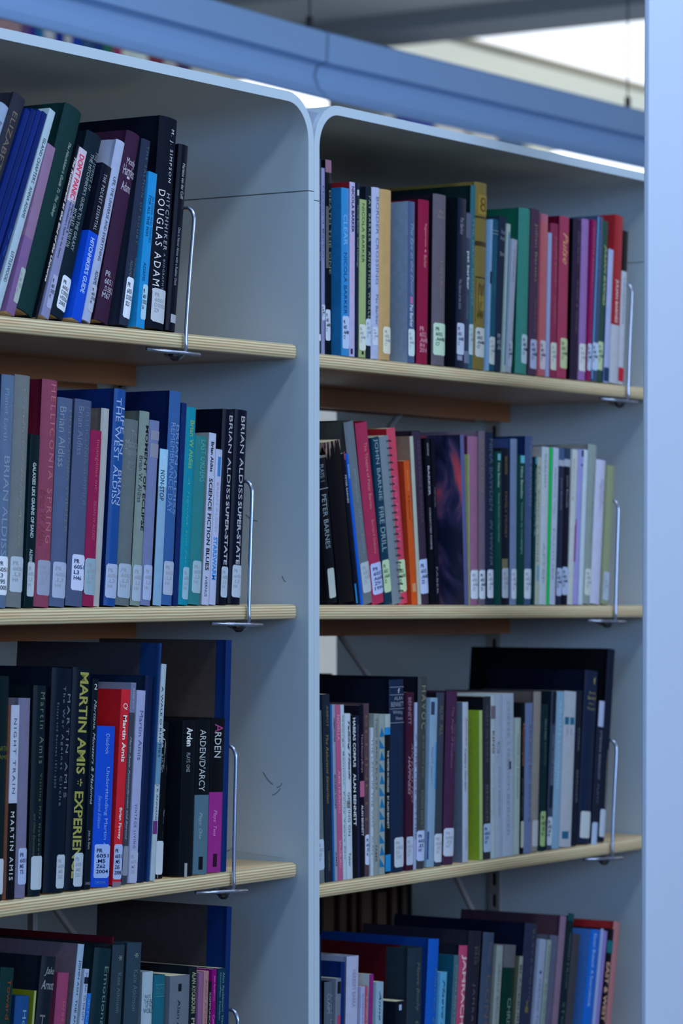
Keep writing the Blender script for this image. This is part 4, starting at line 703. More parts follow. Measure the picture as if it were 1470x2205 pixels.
R['F'] = [
 (736, 757, 731, 985, 'p', (5, 9, 20), 'black white-lettered', {'r': .02, 'T': [('PLAYS: 1', 1004, 1040, .5, .42, (104, 124, 146)), ('PETER BARNES', 1068, 1184, .5, .48, (110, 132, 152))], 'K': [(985, 990, 0, 1, (110, 100, 100)), (1055, 1056.5, 0, 1, (120, 134, 150))], 'L': (1227, 1291, .2, .9, (146, 166, 176), FADE), 'N': []}),
 (760, 793, 771, 953, 'p', (3, 5, 12), 'scuffed black', {'r': .02, 'M': lambda: scratch_material((3, 5, 12), (120, 104, 104), .56, .165)}),
 (797, 806, 779, 976, 'p', (8, 14, 30), 'thin black and blue', {'r': .02, 'T': [('PETER BARNES', 1025, 1085, .5, .4, (130, 146, 170), 'b')], 'K': [(976, 992, .6, .9, (150, 60, 80)), (1258, 1300, .0, .4, (26, 110, 180))]}),
 (807, 813, 784, 977, 'p', (10, 78, 190), 'thin royal blue', {'r': .02, 'T': [('BARNES', 1002, 1032, .5, .5, (110, 160, 220), 'b')]}),
 (815, 836, 795, 911, 'h', (84, 100, 118), 'steel grey', {'c2': (58, 66, 74), 'r': .02, 'd': .17, 'T': [('Bibliography', 1014, 1086, .4, .26, (112, 128, 142)), ('of Peter Barnes', 1098, 1195, .5, .24, (112, 128, 142))], 'L': (1214, 1279, .05, 1, (146, 168, 190), FADE)}),
 (836, 866, 829, 914, 'h', (160, 44, 76), 'rose-red', {'c2': (140, 20, 40), 'r': .02, 'T': [('The Theatre of Peter Barnes', 958, 1100, .5, .24, (176, 116, 122)), ('Bernard Dukore', 1124, 1196, .5, .2, (170, 110, 116))], 'L': (1216, 1283, .05, .98, (150, 172, 226), (40, 50, 100)), 'N': ['PR', '6052', 'A668', 'Z91', '1994']}),
 (862, 878, 850, 943, 'p', (12, 50, 78), 'blue-teal', {'r': .022, 'T': [('JOHN BARNIE', 948, 1080, .5, .62, (120, 146, 164)), ('FIRE DRILL', 1094, 1190, .5, .62, (120, 146, 164))], 'L': (1208, 1278, .0, 1, (156, 190, 166), (60, 100, 80))}),
 (878, 902, 873, 942, 'p', (100, 118, 138), 'wire-bound grey', {'r': .022, 'coil': .0087}),
 (898, 917, 890, 924, 'p', (196, 66, 90), 'coral pink', {'r': .026, 'c2': (150, 24, 36), 'T': [('BARNIE', 1030, 1180, .5, .4, (180, 84, 130))], 'L': (1208, 1278, 0, 1, (160, 196, 170), (60, 90, 70))}),
 (917, 930, 912, 993, 'p', (196, 78, 30), 'orange', {'r': .02, 'c2': (160, 50, 20), 'T': [('The Sea of Faith', 1014, 1058, .5, .2, (214, 150, 90)), ('A Barnstable', 1068, 1120, .5, .24, (90, 40, 20))], 'K': [(1258, 1276, .2, .8, (190, 140, 100))]}),
 (930, 938, 920, 940, 'p', (158, 168, 160), 'cream-edged', {'r': .02, 'c2': (134, 106, 90)}),
 (938, 957, 939, 930, 'h', (46, 38, 62), 'dark mauve', {'r': .02, 'c2': (36, 26, 40), 'T': [('SEBASTIAN BARKER', 950, 1130, .5, .3, (72, 62, 84))], 'L': (1206, 1280, .0, .95, (150, 174, 224), (30, 40, 80))}),
 (957, 968, 955, 944, 'p', (8, 10, 22), 'black small-lettered', {'r': .02, 'T': [('GEORGE', 955, 982, .5, .3, (150, 156, 176)), ('BARKER', 1004, 1068, .5, .36, (150, 156, 176), 'b'), ('COLLECTED POEMS', 1094, 1184, .5, .3, (130, 136, 156), 'b')]}),
 (969, 977, 966, 946, 'p', (10, 14, 30), 'thin black', {'r': .02, 'T': [('STREET BALLADS', 1050, 1092, .5, .3, (110, 110, 130)), ('FABER', 1222, 1280, .4, .4, (120, 126, 150))]}),
 (1001, 1009, 999, 937, 'p', (76, 86, 140), 'picture-covered', {'M2': art_material, 'd': .15}),
 (1009, 1011, 1012, 979, 'p', (150, 156, 100), 'thin yellow', {}),
 (1011, 1033, 1033, 941, 'h', (146, 98, 128), 'dusty pink', {'c2': (110, 50, 80), 'L': (1228, 1290, .15, 1, LB, FADE)}),
 (1033, 1047, 1048, 929, 'h', (98, 90, 114), 'brown-mauve', {'T': [('BAWDEN', 945, 1060, .4, .4, (118, 104, 100))], 'L': (1228, 1290, .0, .95, LB, DK)}),
 (1047, 1065, 1065, 932, 'h', (24, 38, 64), 'inky navy', {'T': [('NINA BAWDEN', 946, 1100, .6, .5, (74, 92, 122)), ('IN WINTER', 1120, 1218, .6, .4, (84, 100, 130), 'i')], 'L': (1227, 1288, .15, .98, LB, FADE)}),
 (1066, 1079, 1080, 973, 'p', (8, 62, 64), 'pine green', {'T': [('Nina Bawden', 998, 1050, .5, .35, (140, 170, 176), 'b'), ('George Beneath a Paper Moon', 1062, 1168, .5, .3, (130, 166, 170))], 'K': [(978, 992, .3, .8, (100, 170, 200))]}),
 (1080, 1097, 1098, 966, 'h', (18, 24, 42), 'black gold-lettered', {'T': [('NINA BAWDEN', 984, 1022, .5, .3, (130, 118, 70)), ('FAMILY MONEY', 1060, 1160, .5, .3, (100, 94, 78))], 'K': [(1204, 1224, .1, .8, (120, 116, 84))], 'L': (1224, 1288, .1, .98, (160, 178, 205), FADE)}),
 (1100, 1114, 1117, 946, 'h', (106, 128, 170), 'powder blue', {'c2': (46, 66, 120), 'L': (1226, 1290, .1, .95, LB, FADE)}),
 (1114, 1129, 1131, 981, 'p', (6, 60, 62), 'emerald', {'T': [('Nina Bawden', 1006, 1074, .5, .35, (140, 170, 176), 'b'), ('Tortoise by Candlelight', 1082, 1194, .5, .3, (130, 166, 170))], 'K': [(982, 998, .3, .9, (90, 180, 210))]}),
 (1129, 1145, 1150, 941, 'h', (62, 84, 130), 'denim blue', {'b': .0018, 'c2': (10, 40, 88), 'T': [('NINA BAWDEN', 952, 1090, .6, .4, (100, 120, 160)), ('ANNA APPARENT', 1120, 1210, .6, .4, (90, 110, 150))], 'L': (1226, 1290, .0, .98, LB, FADE)}),
 (1145, 1151, 1159, 985, 'p', (6, 52, 60), 'thin green', {'T': [('Nina Bawden  A Woman of My Age', 1010, 1155, .5, .5, (130, 160, 170), 'b')], 'K': [(986, 1000, .2, .9, (60, 140, 190))]}),
 (1151, 1160, 1168, 986, 'p', (170, 178, 166), 'cream side-printed', {'T': [('The Solitary Child', 1000, 1210, .3, .4, (50, 70, 80))], 'K': [(1218, 1252, .3, .8, (90, 150, 190))]}),
 (1160, 1176, 1183, 964, 'p', (166, 188, 212), 'white', {'c2': (140, 146, 156), 'T': [('REALISM', 980, 1050, .5, .3, (120, 140, 160)), ('AFTER', 1170, 1260, .5, .3, (130, 146, 170))]}),
 (1176, 1182, 1190, 965, 'p', (6, 178, 92), 'bright green', {'gloss': 1}),
 (1183, 1195, 1206, 966, 'p', (158, 178, 214), 'white faint-lettered', {'T': [('KEEPING WELL', 1010, 1120, .4, .3, (120, 136, 170)), ('FAMILIES', 1140, 1250, .4, .3, (120, 136, 170))]}),
 (1196, 1208, 1218, 967, 'p', (30, 40, 66), 'slim black white-banded', {'S': [(1005, (142, 160, 188)), (992, (60, 84, 130))], 'T': [('John Banville', 1030, 1100, .5, .35, (110, 124, 150))], 'L': (1224, 1284, .0, 1, (150, 174, 220), DK)}),
 (1208, 1221, 1229, 967, 'p', (14, 18, 38), 'black white-banded', {'S': [(1006, (142, 160, 188)), (990, (36, 58, 90))], 'T': [('John Banville', 1025, 1095, .5, .35, (120, 134, 160))], 'L': (1222, 1282, .0, 1, (150, 174, 220), DK)}),
 (1221, 1233, 1245, 970, 'p', (170, 184, 196), 'off-white', {'T': [('BANVILLE', 990, 1080, .3, .3, (140, 150, 150))], 'K': [(1130, 1210, .85, .95, (150, 60, 130))]}),
 (1233, 1245, 1259, 970, 'p', (130, 138, 204), 'periwinkle', {'K': [(970, 984, .6, 1, (40, 54, 90)), (1000, 1005, .6, .9, (40, 54, 90)), (1120, 1212, 0, .15, (150, 60, 140))]}),
 (1245, 1254, 1266, 970, 'p', (162, 186, 212), 'thin white', {}),
 (1255, 1274, 1289, 961, 'h', (116, 136, 144), 'sage grey', {'c2': (110, 116, 124), 'T': [('JOHN BANVILLE', 1020, 1170, .55, .2, (96, 116, 130))], 'L': (1227, 1284, .15, .95, (170, 186, 196), FADE)}),
 (1274, 1294, 1308, 994, 'h', (156, 168, 206), 'lilac-white', {'gloss': 1, 'T': [('Nightspawn', 1036, 1100, .4, .25, (110, 120, 150)), ('John Banville', 1036, 1090, .65, .2, (110, 120, 150))]}),
 (1295, 1309, 1323, 1005, 'p', (138, 146, 112), 'olive', {'rough': .6, 'L': (1233, 1294, .0, .95, (144, 166, 196), FADE)}),
]
R['G'] = [
 (682, 699, 692, 1531, 'p', (82, 100, 112), 'grey-green', {'L': (1808, 1874, .1, .98, (150, 176, 210), FADE)}),
 (701, 717, 711, 1495, 'p', (24, 34, 52), 'slate', {'T': [('ABBOT', 1520, 1566, .6, .3, (90, 96, 84)), ('The Reluctant Samaritan', 1582, 1730, .5, .36, (112, 108, 74), 'i'), ('OSBORN', 1832, 1874, .5, .3, (80, 90, 90))]}),
 (717, 721, 716, 1517, 'p', (10, 84, 160), 'very thin blue'),
 (721, 728, 725, 1517, 'p', (120, 132, 164), 'thin grey', {'T': [('OBJECTIVES', 1546, 1598, .5, .5, (30, 44, 70), 'b'), ('MODERN SHORT', 1668, 1742, .5, .5, (40, 56, 90), 'b'), ('AMIS', 1834, 1866, .5, .4, (40, 56, 90), 'b')]}),
 (728, 739, 735, 1518, 'p', (172, 86, 122), 'pink', {'T': [('NOVELLA', 1540, 1594, .5, .5, (200, 150, 176)), ('ABIE HUNOU', 1660, 1750, .5, .4, (200, 150, 176)), ('SALZBURG', 1810, 1868, .5, .45, (200, 150, 176))]}),
 (739, 747, 741, 1518, 'p', (150, 174, 200), 'thin white', {'T': [('George Bennett  Forty Years On', 1540, 1850, .5, .4, (50, 66, 90))]}),
 (747, 760, 755, 1537, 'p', (158, 180, 206), 'white scrawled', {'T': [('Talking Heads', 1552, 1680, .6, .4, (20, 26, 40), 'bi'), ('GETTING ON', 1706, 1800, .5, .4, (40, 46, 60)), ('Faber', 1838, 1866, .5, .4, (40, 46, 60))], 'K': [(1724, 1740, .1, .7, (110, 120, 120))]}),
 (760, 770, 767, 1540, 'p', (12, 16, 26), 'black bold-lettered', {'T': [('HABEAS CORPUS', 1546, 1652, .5, .6, (180, 196, 215), 'b'), ('ALAN BENNETT', 1666, 1778, .5, .6, (180, 196, 215), 'b')]}),
 (770, 776, 776, 1541, 'p', (24, 28, 62), 'thin navy', {'T': [('Alan Bennett The Habit of Art', 1560, 1680, .5, .4, (80, 90, 130))]}),
 (776, 786, 783, 1519, 'p', (10, 12, 28), 'black pink-blocked', {'T': [('TheHistoryBoys', 1580, 1664, .5, .5, (150, 110, 140)), ('ALAN BENNETT', 1734, 1800, .5, .45, (170, 180, 205), 'b')], 'K': [(1682, 1716, .0, 1, (176, 90, 122))]}),
 (786, 798, 798, 1515, 'h', (74, 56, 66), 'mauve-brown', {'b': .002, 'L': (1797, 1862, .1, 1, (160, 180, 220), DK), 'T': [('BENNETT', 1540, 1780, .3, .3, (96, 80, 70))]}),
 (798, 805, 805, 1567, 'p', (150, 172, 196), 'narrow white', {'T': [('THE LADY IN THE VAN', 1590, 1780, .5, .45, (90, 100, 110)), ('ALAN', 1800, 1840, .5, .4, (90, 100, 110))]}),
 (805, 816, 817, 1537, 'p', (118, 132, 140), 'grey small-lettered', {'T': [('TWO KAFKA PLAYS', 1546, 1700, .5, .4, (70, 82, 92)), ('FABER', 1820, 1856, .4, .4, (50, 60, 70))]}),
 (816, 829, 829, 1538, 'p', (122, 140, 150), 'blue triangle-patterned', {'TRI': [(1566, 1872, 12, (20, 100, 158))]}),
 (829, 841, 841, 1538, 'p', (10, 16, 24), 'black blue-boxed', {'S': [(1840, (10, 16, 24)), (1582, (30, 120, 190)), (1566, (140, 160, 172))], 'T': [('THE WRITER IN DISGUISE', 1616, 1706, .5, .36, (150, 166, 184), 'b'), ('BY ALAN BENNETT', 1714, 1784, .5, .36, (150, 166, 184), 'b')], 'K': [(1840, 1876, 0, 1, (30, 120, 190))]}),
 (841, 872, 872, 1463, 'h', (20, 36, 66), 'thick navy', {'gloss': 1, 'b': .0018, 'c2': (6, 14, 32), 'K': [(1478.5, 1479.5, .02, .98, (120, 136, 160)), (1495, 1496, .02, .98, (120, 136, 160)), (1525, 1526, .02, .98, (120, 136, 160)), (1555, 1556, .02, .98, (120, 136, 160))], 'T': [('f', 1482, 1492, .55, .14, (150, 166, 190), 'Hb'), ('ALAN', 1499, 1507, .55, .6, (120, 136, 160), 'H'), ('BENNETT', 1511, 1521, .5, .85, (120, 136, 160), 'H'), ('Writing', 1529, 1539, .5, .66, (120, 136, 160), 'H'), ('Home', 1542, 1550, .6, .5, (120, 136, 160), 'H')], 'L': (1802, 1866, .25, .96, (160, 180, 206), FADE), 'N': ['PR', '6052', 'E5', 'Z47']}),
 (873, 890, 892, 1491, 'p', (58, 22, 42), 'maroon', {'T': [('BENNETT', 1502, 1560, .4, .4, (130, 110, 134)), ('AN EXALTED', 1600, 1728, .78, .25, (120, 100, 124), 'i'), ('HAPPINESS', 1628, 1712, .4, .36, (130, 110, 134), 'bi')], 'L': (1801, 1862, .05, .95, (150, 170, 204), FADE)}),
 (890, 896, 899, 1513, 'p', (134, 152, 196), 'thin lilac-white', {'T': [('A LIFE LIKE OTHER', 1580, 1810, .5, .4, (60, 70, 100))]}),
 (898, 916, 922, 1458, 'h', (50, 58, 66), 'dark olive-grey', {'gloss': 1, 'c2': (8, 16, 32), 'T': [('HAVOC', 1477, 1570, .5, .5, (112, 118, 104), 'w'), ('in its third year', 1584, 1676, .5, .3, (100, 108, 96)), ('RONAN BENNETT', 1702, 1790, .5, .34, (96, 104, 94))], 'L': (1788, 1853, .0, .95, (150, 172, 220), (30, 36, 80))}),
 (918, 934, 943, 1503, 'p', (110, 144, 180), 'light blue', {'K': [(1512, 1540, .1, .6, (40, 56, 90)), (1600, 1700, .8, .95, (40, 130, 190)), (1790, 1850, .0, .2, (40, 60, 130))], 'T': [('FIGHT NIGHT', 1610, 1690, .4, .3, (90, 110, 170))]}),
 (936, 953, 960, 1492, 'h', (44, 54, 72), 'slate-grey', {'c2': (14, 16, 28), 'T': [('ALL IN', 1520, 1550, .5, .4, (92, 96, 84)), ('ALL', 1560, 1584, .5, .4, (92, 96, 84))], 'L': (1795, 1856, .0, .95, (160, 180, 206), FADE)}),
 (955, 978, 988, 1489, 'h', (58, 32, 64), 'purple', {'b': .0018, 'T': [('The Angle of Incidence', 1522, 1655, .45, .24, (108, 88, 122), ''), ('Alex Benzie', 1560, 1618, .72, .18, (100, 80, 114))], 'L': (1783, 1843, .0, .96, (160, 178, 210), FADE)}),
 (996, 1008, 1008, 1512, 'p', (150, 168, 196), 'white red-lettered', {'c2': (76, 94, 120), 'd': .13, 'T': [('Antilope', 1546, 1606, .6, .4, (160, 80, 96), ''), ("Caleb's Garden", 1612, 1702, .5, .36, (60, 66, 80)), ('WILSON', 1786, 1830, .6, .25, (120, 130, 150))]}),
 (1033, 1040, 1039, 1530, 'p', (172, 190, 120), 'lime green', {'c2': (132, 158, 40), 'd': .13}),
 (1040, 1056, 1057, 1500, 'p', (42, 46, 60), 'charcoal white-lettered', {'c2': (7, 10, 18), 'T': [('HURRY ON DOWN', 1520, 1640, .5, .4, (84, 90, 104), 'w'), ('BERGER', 1690, 1770, .5, .35, (84, 90, 104))], 'L': (1773, 1834, 0, 1, (150, 180, 222), (30, 60, 110))}),
 (1057, 1067, 1068, 1497, 'p', (158, 184, 204), 'white red-stamped', {'K': [(1520, 1548, .0, 1, (110, 104, 122))], 'T': [('KING', 1574, 1622, .5, .5, (120, 60, 90), 'b'), ('JOHN BERGER', 1640, 1760, .4, .3, (130, 150, 170))]}),
 (1067, 1082, 1086, 1494, 'p', (150, 172, 206), 'pale blue-white', {'T': [('G.', 1595, 1632, .4, .4, (90, 110, 160)), ('JOHN BERGER', 1650, 1760, .5, .3, (120, 140, 180))]}),
 (1082, 1106, 1106, 1493, 'p', (152, 174, 208), 'broad white', {'T': [('CORKER S FREEDOM', 1510, 1700, .5, .26, (120, 140, 176)), ('BERGER', 1710, 1800, .5, .26, (120, 140, 176))], 'K': [(1639, 1656, .55, .75, (20, 30, 60))]}),
 (1106, 1118, 1123, 1546, 'p', (150, 176, 182), 'pale green', {'T': [('ONCE IN EUROPA', 1580, 1720, .5, .3, (100, 130, 120))]}),
 (1118, 1127, 1134, 1514, 'p', (12, 16, 26), 'black orange-lettered', {'T': [('Photocopies', 1558, 1650, .6, .5, (150, 96, 70), 'b'), ('John Berger', 1676, 1760, .5, .4, (90, 90, 96))], 'L': (1768, 1825, .2, 1, (160, 176, 180), FADE), 'N': []}),
 (1127, 1143, 1147, 1514, 'p', (96, 118, 168), 'cornflower', {'c2': (10, 14, 24), 'T': [('SELECTED ESSAYS', 1560, 1770, .7, .3, (80, 96, 130))]}),
 (1144, 1160, 1169, 1490, 'h', (136, 132, 128), 'beige', {'gloss': 1, 'c2': (92, 84, 86), 'L': (1766, 1822, .1, .95, (164, 176, 196), FADE), 'N': []}),
 (1160, 1176, 1184, 1517, 'h', (8, 36, 48), 'dark teal', {'T': [('Here is where', 1550, 1594, .5, .3, (100, 130, 130)), ('BERGER', 1600, 1650, .5, .25, (60, 90, 84))], 'L': (1747, 1822, .15, .95, (140, 176, 130), (40, 70, 60))}),
 (1176, 1187, 1199, 1489, 'p', (52, 66, 94), 'slate white-edged', {'c2': (12, 28, 44), 'K': [(1490, 1560, .2, .9, (20, 26, 44)), (1693, 1740, .2, .9, (26, 34, 50))], 'T': [('AND OUR FACES', 1580, 1690, .6, .35, (110, 124, 150))], 'L': (1759, 1820, .0, 1, (160, 184, 215), DK)}),
 (1187, 1203, 1215, 1490, 'p', (112, 152, 192), 'baby blue', {'T': [('ABOUT LOOKING', 1510, 1700, .5, .4, (140, 180, 215))]}),
 (1203, 1229, 1241, 1490, 'p', (146, 162, 186), 'white blue-marked', {'c2': (110, 106, 104), 'K': [(1546, 1562, .1, .45, (20, 90, 130)), (1546, 1562, .55, .9, (20, 90, 130)), (1790, 1806, .2, .75, (30, 90, 130))], 'T': [('11', 1570, 1584, .5, .4, (110, 124, 140), 'H')]}),
 (1229, 1243, 1257, 1488, 'h', (16, 24, 42), 'black-blue', {'c2': (6, 14, 26), 'T': [('DARK', 1570, 1620, .5, .3, (80, 90, 110)), ('BERGER', 1660, 1730, .5, .3, (80, 90, 110))]}),
 (1246, 1274, 1292, 1447, 'h', (20, 32, 60), 'gold-lettered navy', {'gloss': 1, 'c2': (3, 12, 36), 'T': [('f', 1462, 1476, .6, .16, (130, 130, 80), 'Hb'), ('Steven', 1492, 1498, .5, .55, (120, 124, 90), 'H'), ('Berkoff', 1502, 1510, .5, .62, (120, 124, 90), 'H'), ('Plays', 1516, 1522, .45, .4, (110, 114, 90), 'H'), ('Theatre', 1526, 1532, .45, .6, (110, 114, 90), 'H')], 'L': (1748, 1805, .1, .85, (160, 178, 196), FADE), 'N': []}),
 (1274, 1287, 1304, 1512, 'h', (20, 28, 48), 'black white-labelled', {'K': [(1512, 1567, .05, .95, (140, 158, 200))], 'L': (1771, 1820, .0, .9, (140, 164, 205), FADE), 'N': [], 'T': [('STEVEN BERKOFF', 1575, 1680, .5, .35, (90, 100, 130), 'b'), ('PLAYS', 1690, 1730, .5, .3, (80, 90, 120))]}),
 (1288, 1303, 1327, 1400, 'h', (14, 22, 44), 'tall black', {'c2': (3, 6, 14), 'd': .22, 'b': .002, 'K': [(1616, 1740, .55, 1, (84, 86, 90))], 'L': (1743, 1802, .1, .95, (150, 170, 200), FADE), 'N': [], 'T': [('BERKOFF', 1640, 1700, .6, .3, (84, 84, 70))]}),
]
R['H'] = heads('H', [
 (680, 696, 2013, -.01, 'h', (8, 36, 80), 'dark blue', {}),
 (702, 722, 2113, .01, 'h', (64, 80, 104), 'charcoal', {'c2': (8, 10, 20), 'T': [('CLAIM', 2138, 2180, .35, .34, (112, 128, 150)), ('DAMAGES', 2142, 2260, .72, .3, (100, 116, 140))]}),
 (723, 736, 2106, .02, 'p', (90, 104, 130), 'grey and pink', {'K': [(2114, 2140, .3, .9, (16, 20, 30)), (2186, 2300, .4, .9, (170, 60, 90))]}),
 (736, 744, 2072, .02, 'h', (4, 32, 96), 'royal navy', {'d': .13}),
 (750, 776, 2058, .02, 'h', (142, 156, 196), 'white', {'b': .0018, 'c2': (120, 136, 176), 'T': [('HERBERT BARRA', 2088, 2168, .5, .3, (110, 120, 156))]}),
 (777, 787, 2124, .02, 'p', (134, 146, 194), 'lilac', {'T': [('EMERGENCY', 2140, 2260, .5, .3, (110, 120, 170))]}),
 (787, 795, 2123, .02, 'p', (176, 72, 92), 'coral', {'T': [('KEVIN BARRY', 2146, 2260, .5, .5, (190, 120, 140), 'b')]}),
 (796, 805, 2098, .03, 'p', (130, 40, 110), 'plum', {'c2': (146, 162, 180), 'd': .10}),
 (810, 826, 2114, .02, 'p', (118, 152, 184), 'pale blue', {'T': [('Anne Enright', 2134, 2290, .5, .4, (30, 44, 70), 'i')]}),
 (834, 847, 2142, .02, 'p', (12, 44, 56), 'dark teal', {'r': .02}),
 (852, 874, 2154, .01, 'p', (8, 20, 34), 'short black', {'gloss': 1, 'K': [(2162, 2174, .3, .55, (140, 160, 200))]}),
 (885, 924, 2038, .02, 'h', (26, 42, 58), 'thick charcoal', {'b': .0045, 'c2': (74, 8, 22), 'q': .036, 'd': .17, 'T': [('Maeve Binchy', 2070, 2176, .5, .26, (80, 94, 100), 'i'), ('EVENING CLASS', 2196, 2350, .5, .2, (80, 94, 100))]}),
 (927, 950, 2022, .045, 'h', (10, 76, 176), 'vivid blue', {'c2': (4, 50, 130), 'd': .16, 'T': [('Maeve Binchy', 2084, 2290, .6, .34, (60, 110, 150), 'i')]}),
 (948, 963, 2093, .045, 'p', (72, 142, 190), 'small azure', {'T': [('Maeve Binchy', 2112, 2290, .5, .45, (14, 36, 70), 'i')]}),
 (978, 990, 2057, .05, 'p', (60, 92, 112), 'sea grey', {'c2': (10, 66, 96), 'd': .11, 'T': [('JOHN BIRTWHISTLE', 2078, 2280, .5, .4, (110, 136, 150))]}),
 (992, 1014, 2036, .055, 'h', (180, 66, 98), 'hot pink', {'c2': (16, 22, 40), 'T': [("JAMRACH'S MENAGERIE", 2058, 2420, .5, .62, (190, 170, 190), 'b')]}),
 (1014, 1042, 2006, .06, 'h', (30, 32, 50), 'black grey-lettered', {'d': .16, 'T': [('CAROL', 2040, 2075, .7, .2, (86, 84, 100), 'w'), ('BIRCH', 2042, 2078, .45, .2, (86, 84, 100), 'w'), ("JAMRACH'S", 2120, 2260, .45, .22, (90, 90, 110), 'w')]}),
 (1045, 1069, 2009, .06, 'h', (56, 74, 104), 'grey-blue', {'d': .18, 'c2': (12, 18, 30), 'T': [('William', 2030, 2080, .5, .3, (90, 98, 116)), ('CONGREVE', 2100, 2320, .5, .4, (96, 88, 92))]}),
 (1070, 1084, 2036, .06, 'p', (140, 158, 168), 'off-white', {'c2': (120, 124, 120), 'T': [('SEAN BISHOP', 2078, 2230, .5, .3, (110, 124, 134))]}),
 (1090, 1116, 2036, .06, 'h', (8, 50, 46), 'dark green', {'S': [(2086, (92, 98, 112))], 'gloss': 1, 'T': [('CHRIS BERRY', 2150, 2290, .5, .3, (96, 130, 130), 'b')]}),
 (1119, 1131, 2059, .07, 'p', (140, 150, 150), 'white-topped beige', {'c2': (100, 98, 76), 'T': [('BLACKBURN', 2080, 2220, .4, .5, (50, 54, 60), 'b')]}),
 (1133, 1161, 1991, .075, 'h', (38, 48, 78), 'navy sail-marked', {'b': .0018, 'c2': (6, 16, 46), 'd': .20, 'T': [('BLACKWOOD', 2006, 2160, .6, .16, (92, 94, 112), 'w')], 'K': [(2170, 2182, .35, .6, (120, 110, 70)), (2157, 2171, .42, .52, (120, 110, 70))]}),
 (1162, 1177, 2024, .085, 'p', (136, 156, 196), 'white teal-dotted', {'K': [(2094, 2100, .3, .6, (20, 80, 120))], 'T': [('SEEING TO THE', 2110, 2260, .5, .25, (90, 110, 150))]}),
 (1178, 1188, 2025, .085, 'p', (126, 150, 158), 'thin teal-edged', {'c2': (10, 60, 90), 'T': [('PEACE BE GRAND', 2040, 2240, .5, .4, (96, 116, 116))]}),
 (1188, 1208, 2016, .085, 'h', (78, 86, 116), 'pewter', {'T': [('Malcolm', 2044, 2070, .5, .3, (94, 104, 136)), ('Bradbury', 2130, 2180, .5, .3, (94, 104, 136))]}),
 (1209, 1223, 1974, .085, 'h', (116, 98, 126), 'mauve', {'c2': (76, 52, 66)}),
 (1224, 1238, 1975, .09, 'h', (8, 30, 42), 'deep green', {'K': [(1972, 1988, 0, 1, (14, 60, 74))], 'T': [('MARGARET & BLYTON', 2014, 2130, .5, .3, (70, 96, 110)), ('STORIES', 2160, 2260, .4, .3, (70, 96, 110))]}),
 (1236, 1252, 2013, .09, 'h', (52, 54, 66), 'iron grey', {}),
 (1272, 1292, 2005, .095, 'p', (16, 88, 190), 'blue sourcebook', {'gloss': 1, 'c2': (46, 92, 168), 'd': .12, 'T': [('Eavan Boland: A Sourcebook', 2016, 2170, .5, .34, (130, 170, 220))]}),
 (1292, 1308, 2006, .095, 'p', (112, 108, 182), 'lavender', {'K': [(2006, 2300, .0, .4, (120, 148, 200))], 'T': [('OBJECT LESSONS', 2026, 2140, .7, .4, (140, 120, 200))]}),
 (1309, 1322, 2002, .095, 'p', (12, 14, 26), 'black peach-lettered', {'K': [(2030, 2056, 0, 1, (16, 90, 110))], 'T': [('EAST & WEST', 2076, 2200, .5, .6, (170, 140, 130), 'b')]}),
 (1324, 1338, 1987, .095, 'h', (160, 104, 106), 'salmon', {'c2': (134, 30, 34), 'd': .14}),
])
for row in 'ABEFCGDH':
    settle(row)
    for B in R[row]: build_book(row, B)
WHERE = {'A': 'top shelf of left bookcase', 'B': 'second shelf of left bookcase', 'C': 'third shelf of left bookcase', 'D': 'bottom visible shelf of left bookcase',
         'E': 'top shelf of right bookcase', 'F': 'second shelf of right bookcase', 'G': 'third shelf of right bookcase', 'H': 'bottom visible shelf of right bookcase'}
for row in WHERE:
    lst = [b for b in BOOKS if b[0] == row]
    for i, (r_, root, name, kind, h) in enumerate(lst):
        a = lst[i-1][2] if i else None; c = lst[i+1][2] if i+1 < len(lst) else None
        if a and c: s = '%s %s between %s and %s, %s' % (name, kind, a, c, WHERE[row])
        elif c: s = '%s %s at the left end before %s, %s' % (name, kind, c, WHERE[row])
        else: s = '%s %s against the wire bookend, %s' % (name, kind, WHERE[row])
        w_ = s.split()
        if len(w_) > 16: s = s.replace('bookcase', 'unit').replace(' visible', '').replace(' shelf of left unit', ' left shelf').replace(' shelf of right unit', ' right shelf').replace('the ', '')
        root['label'] = s; root['group'] = 'books on the ' + WHERE[row]

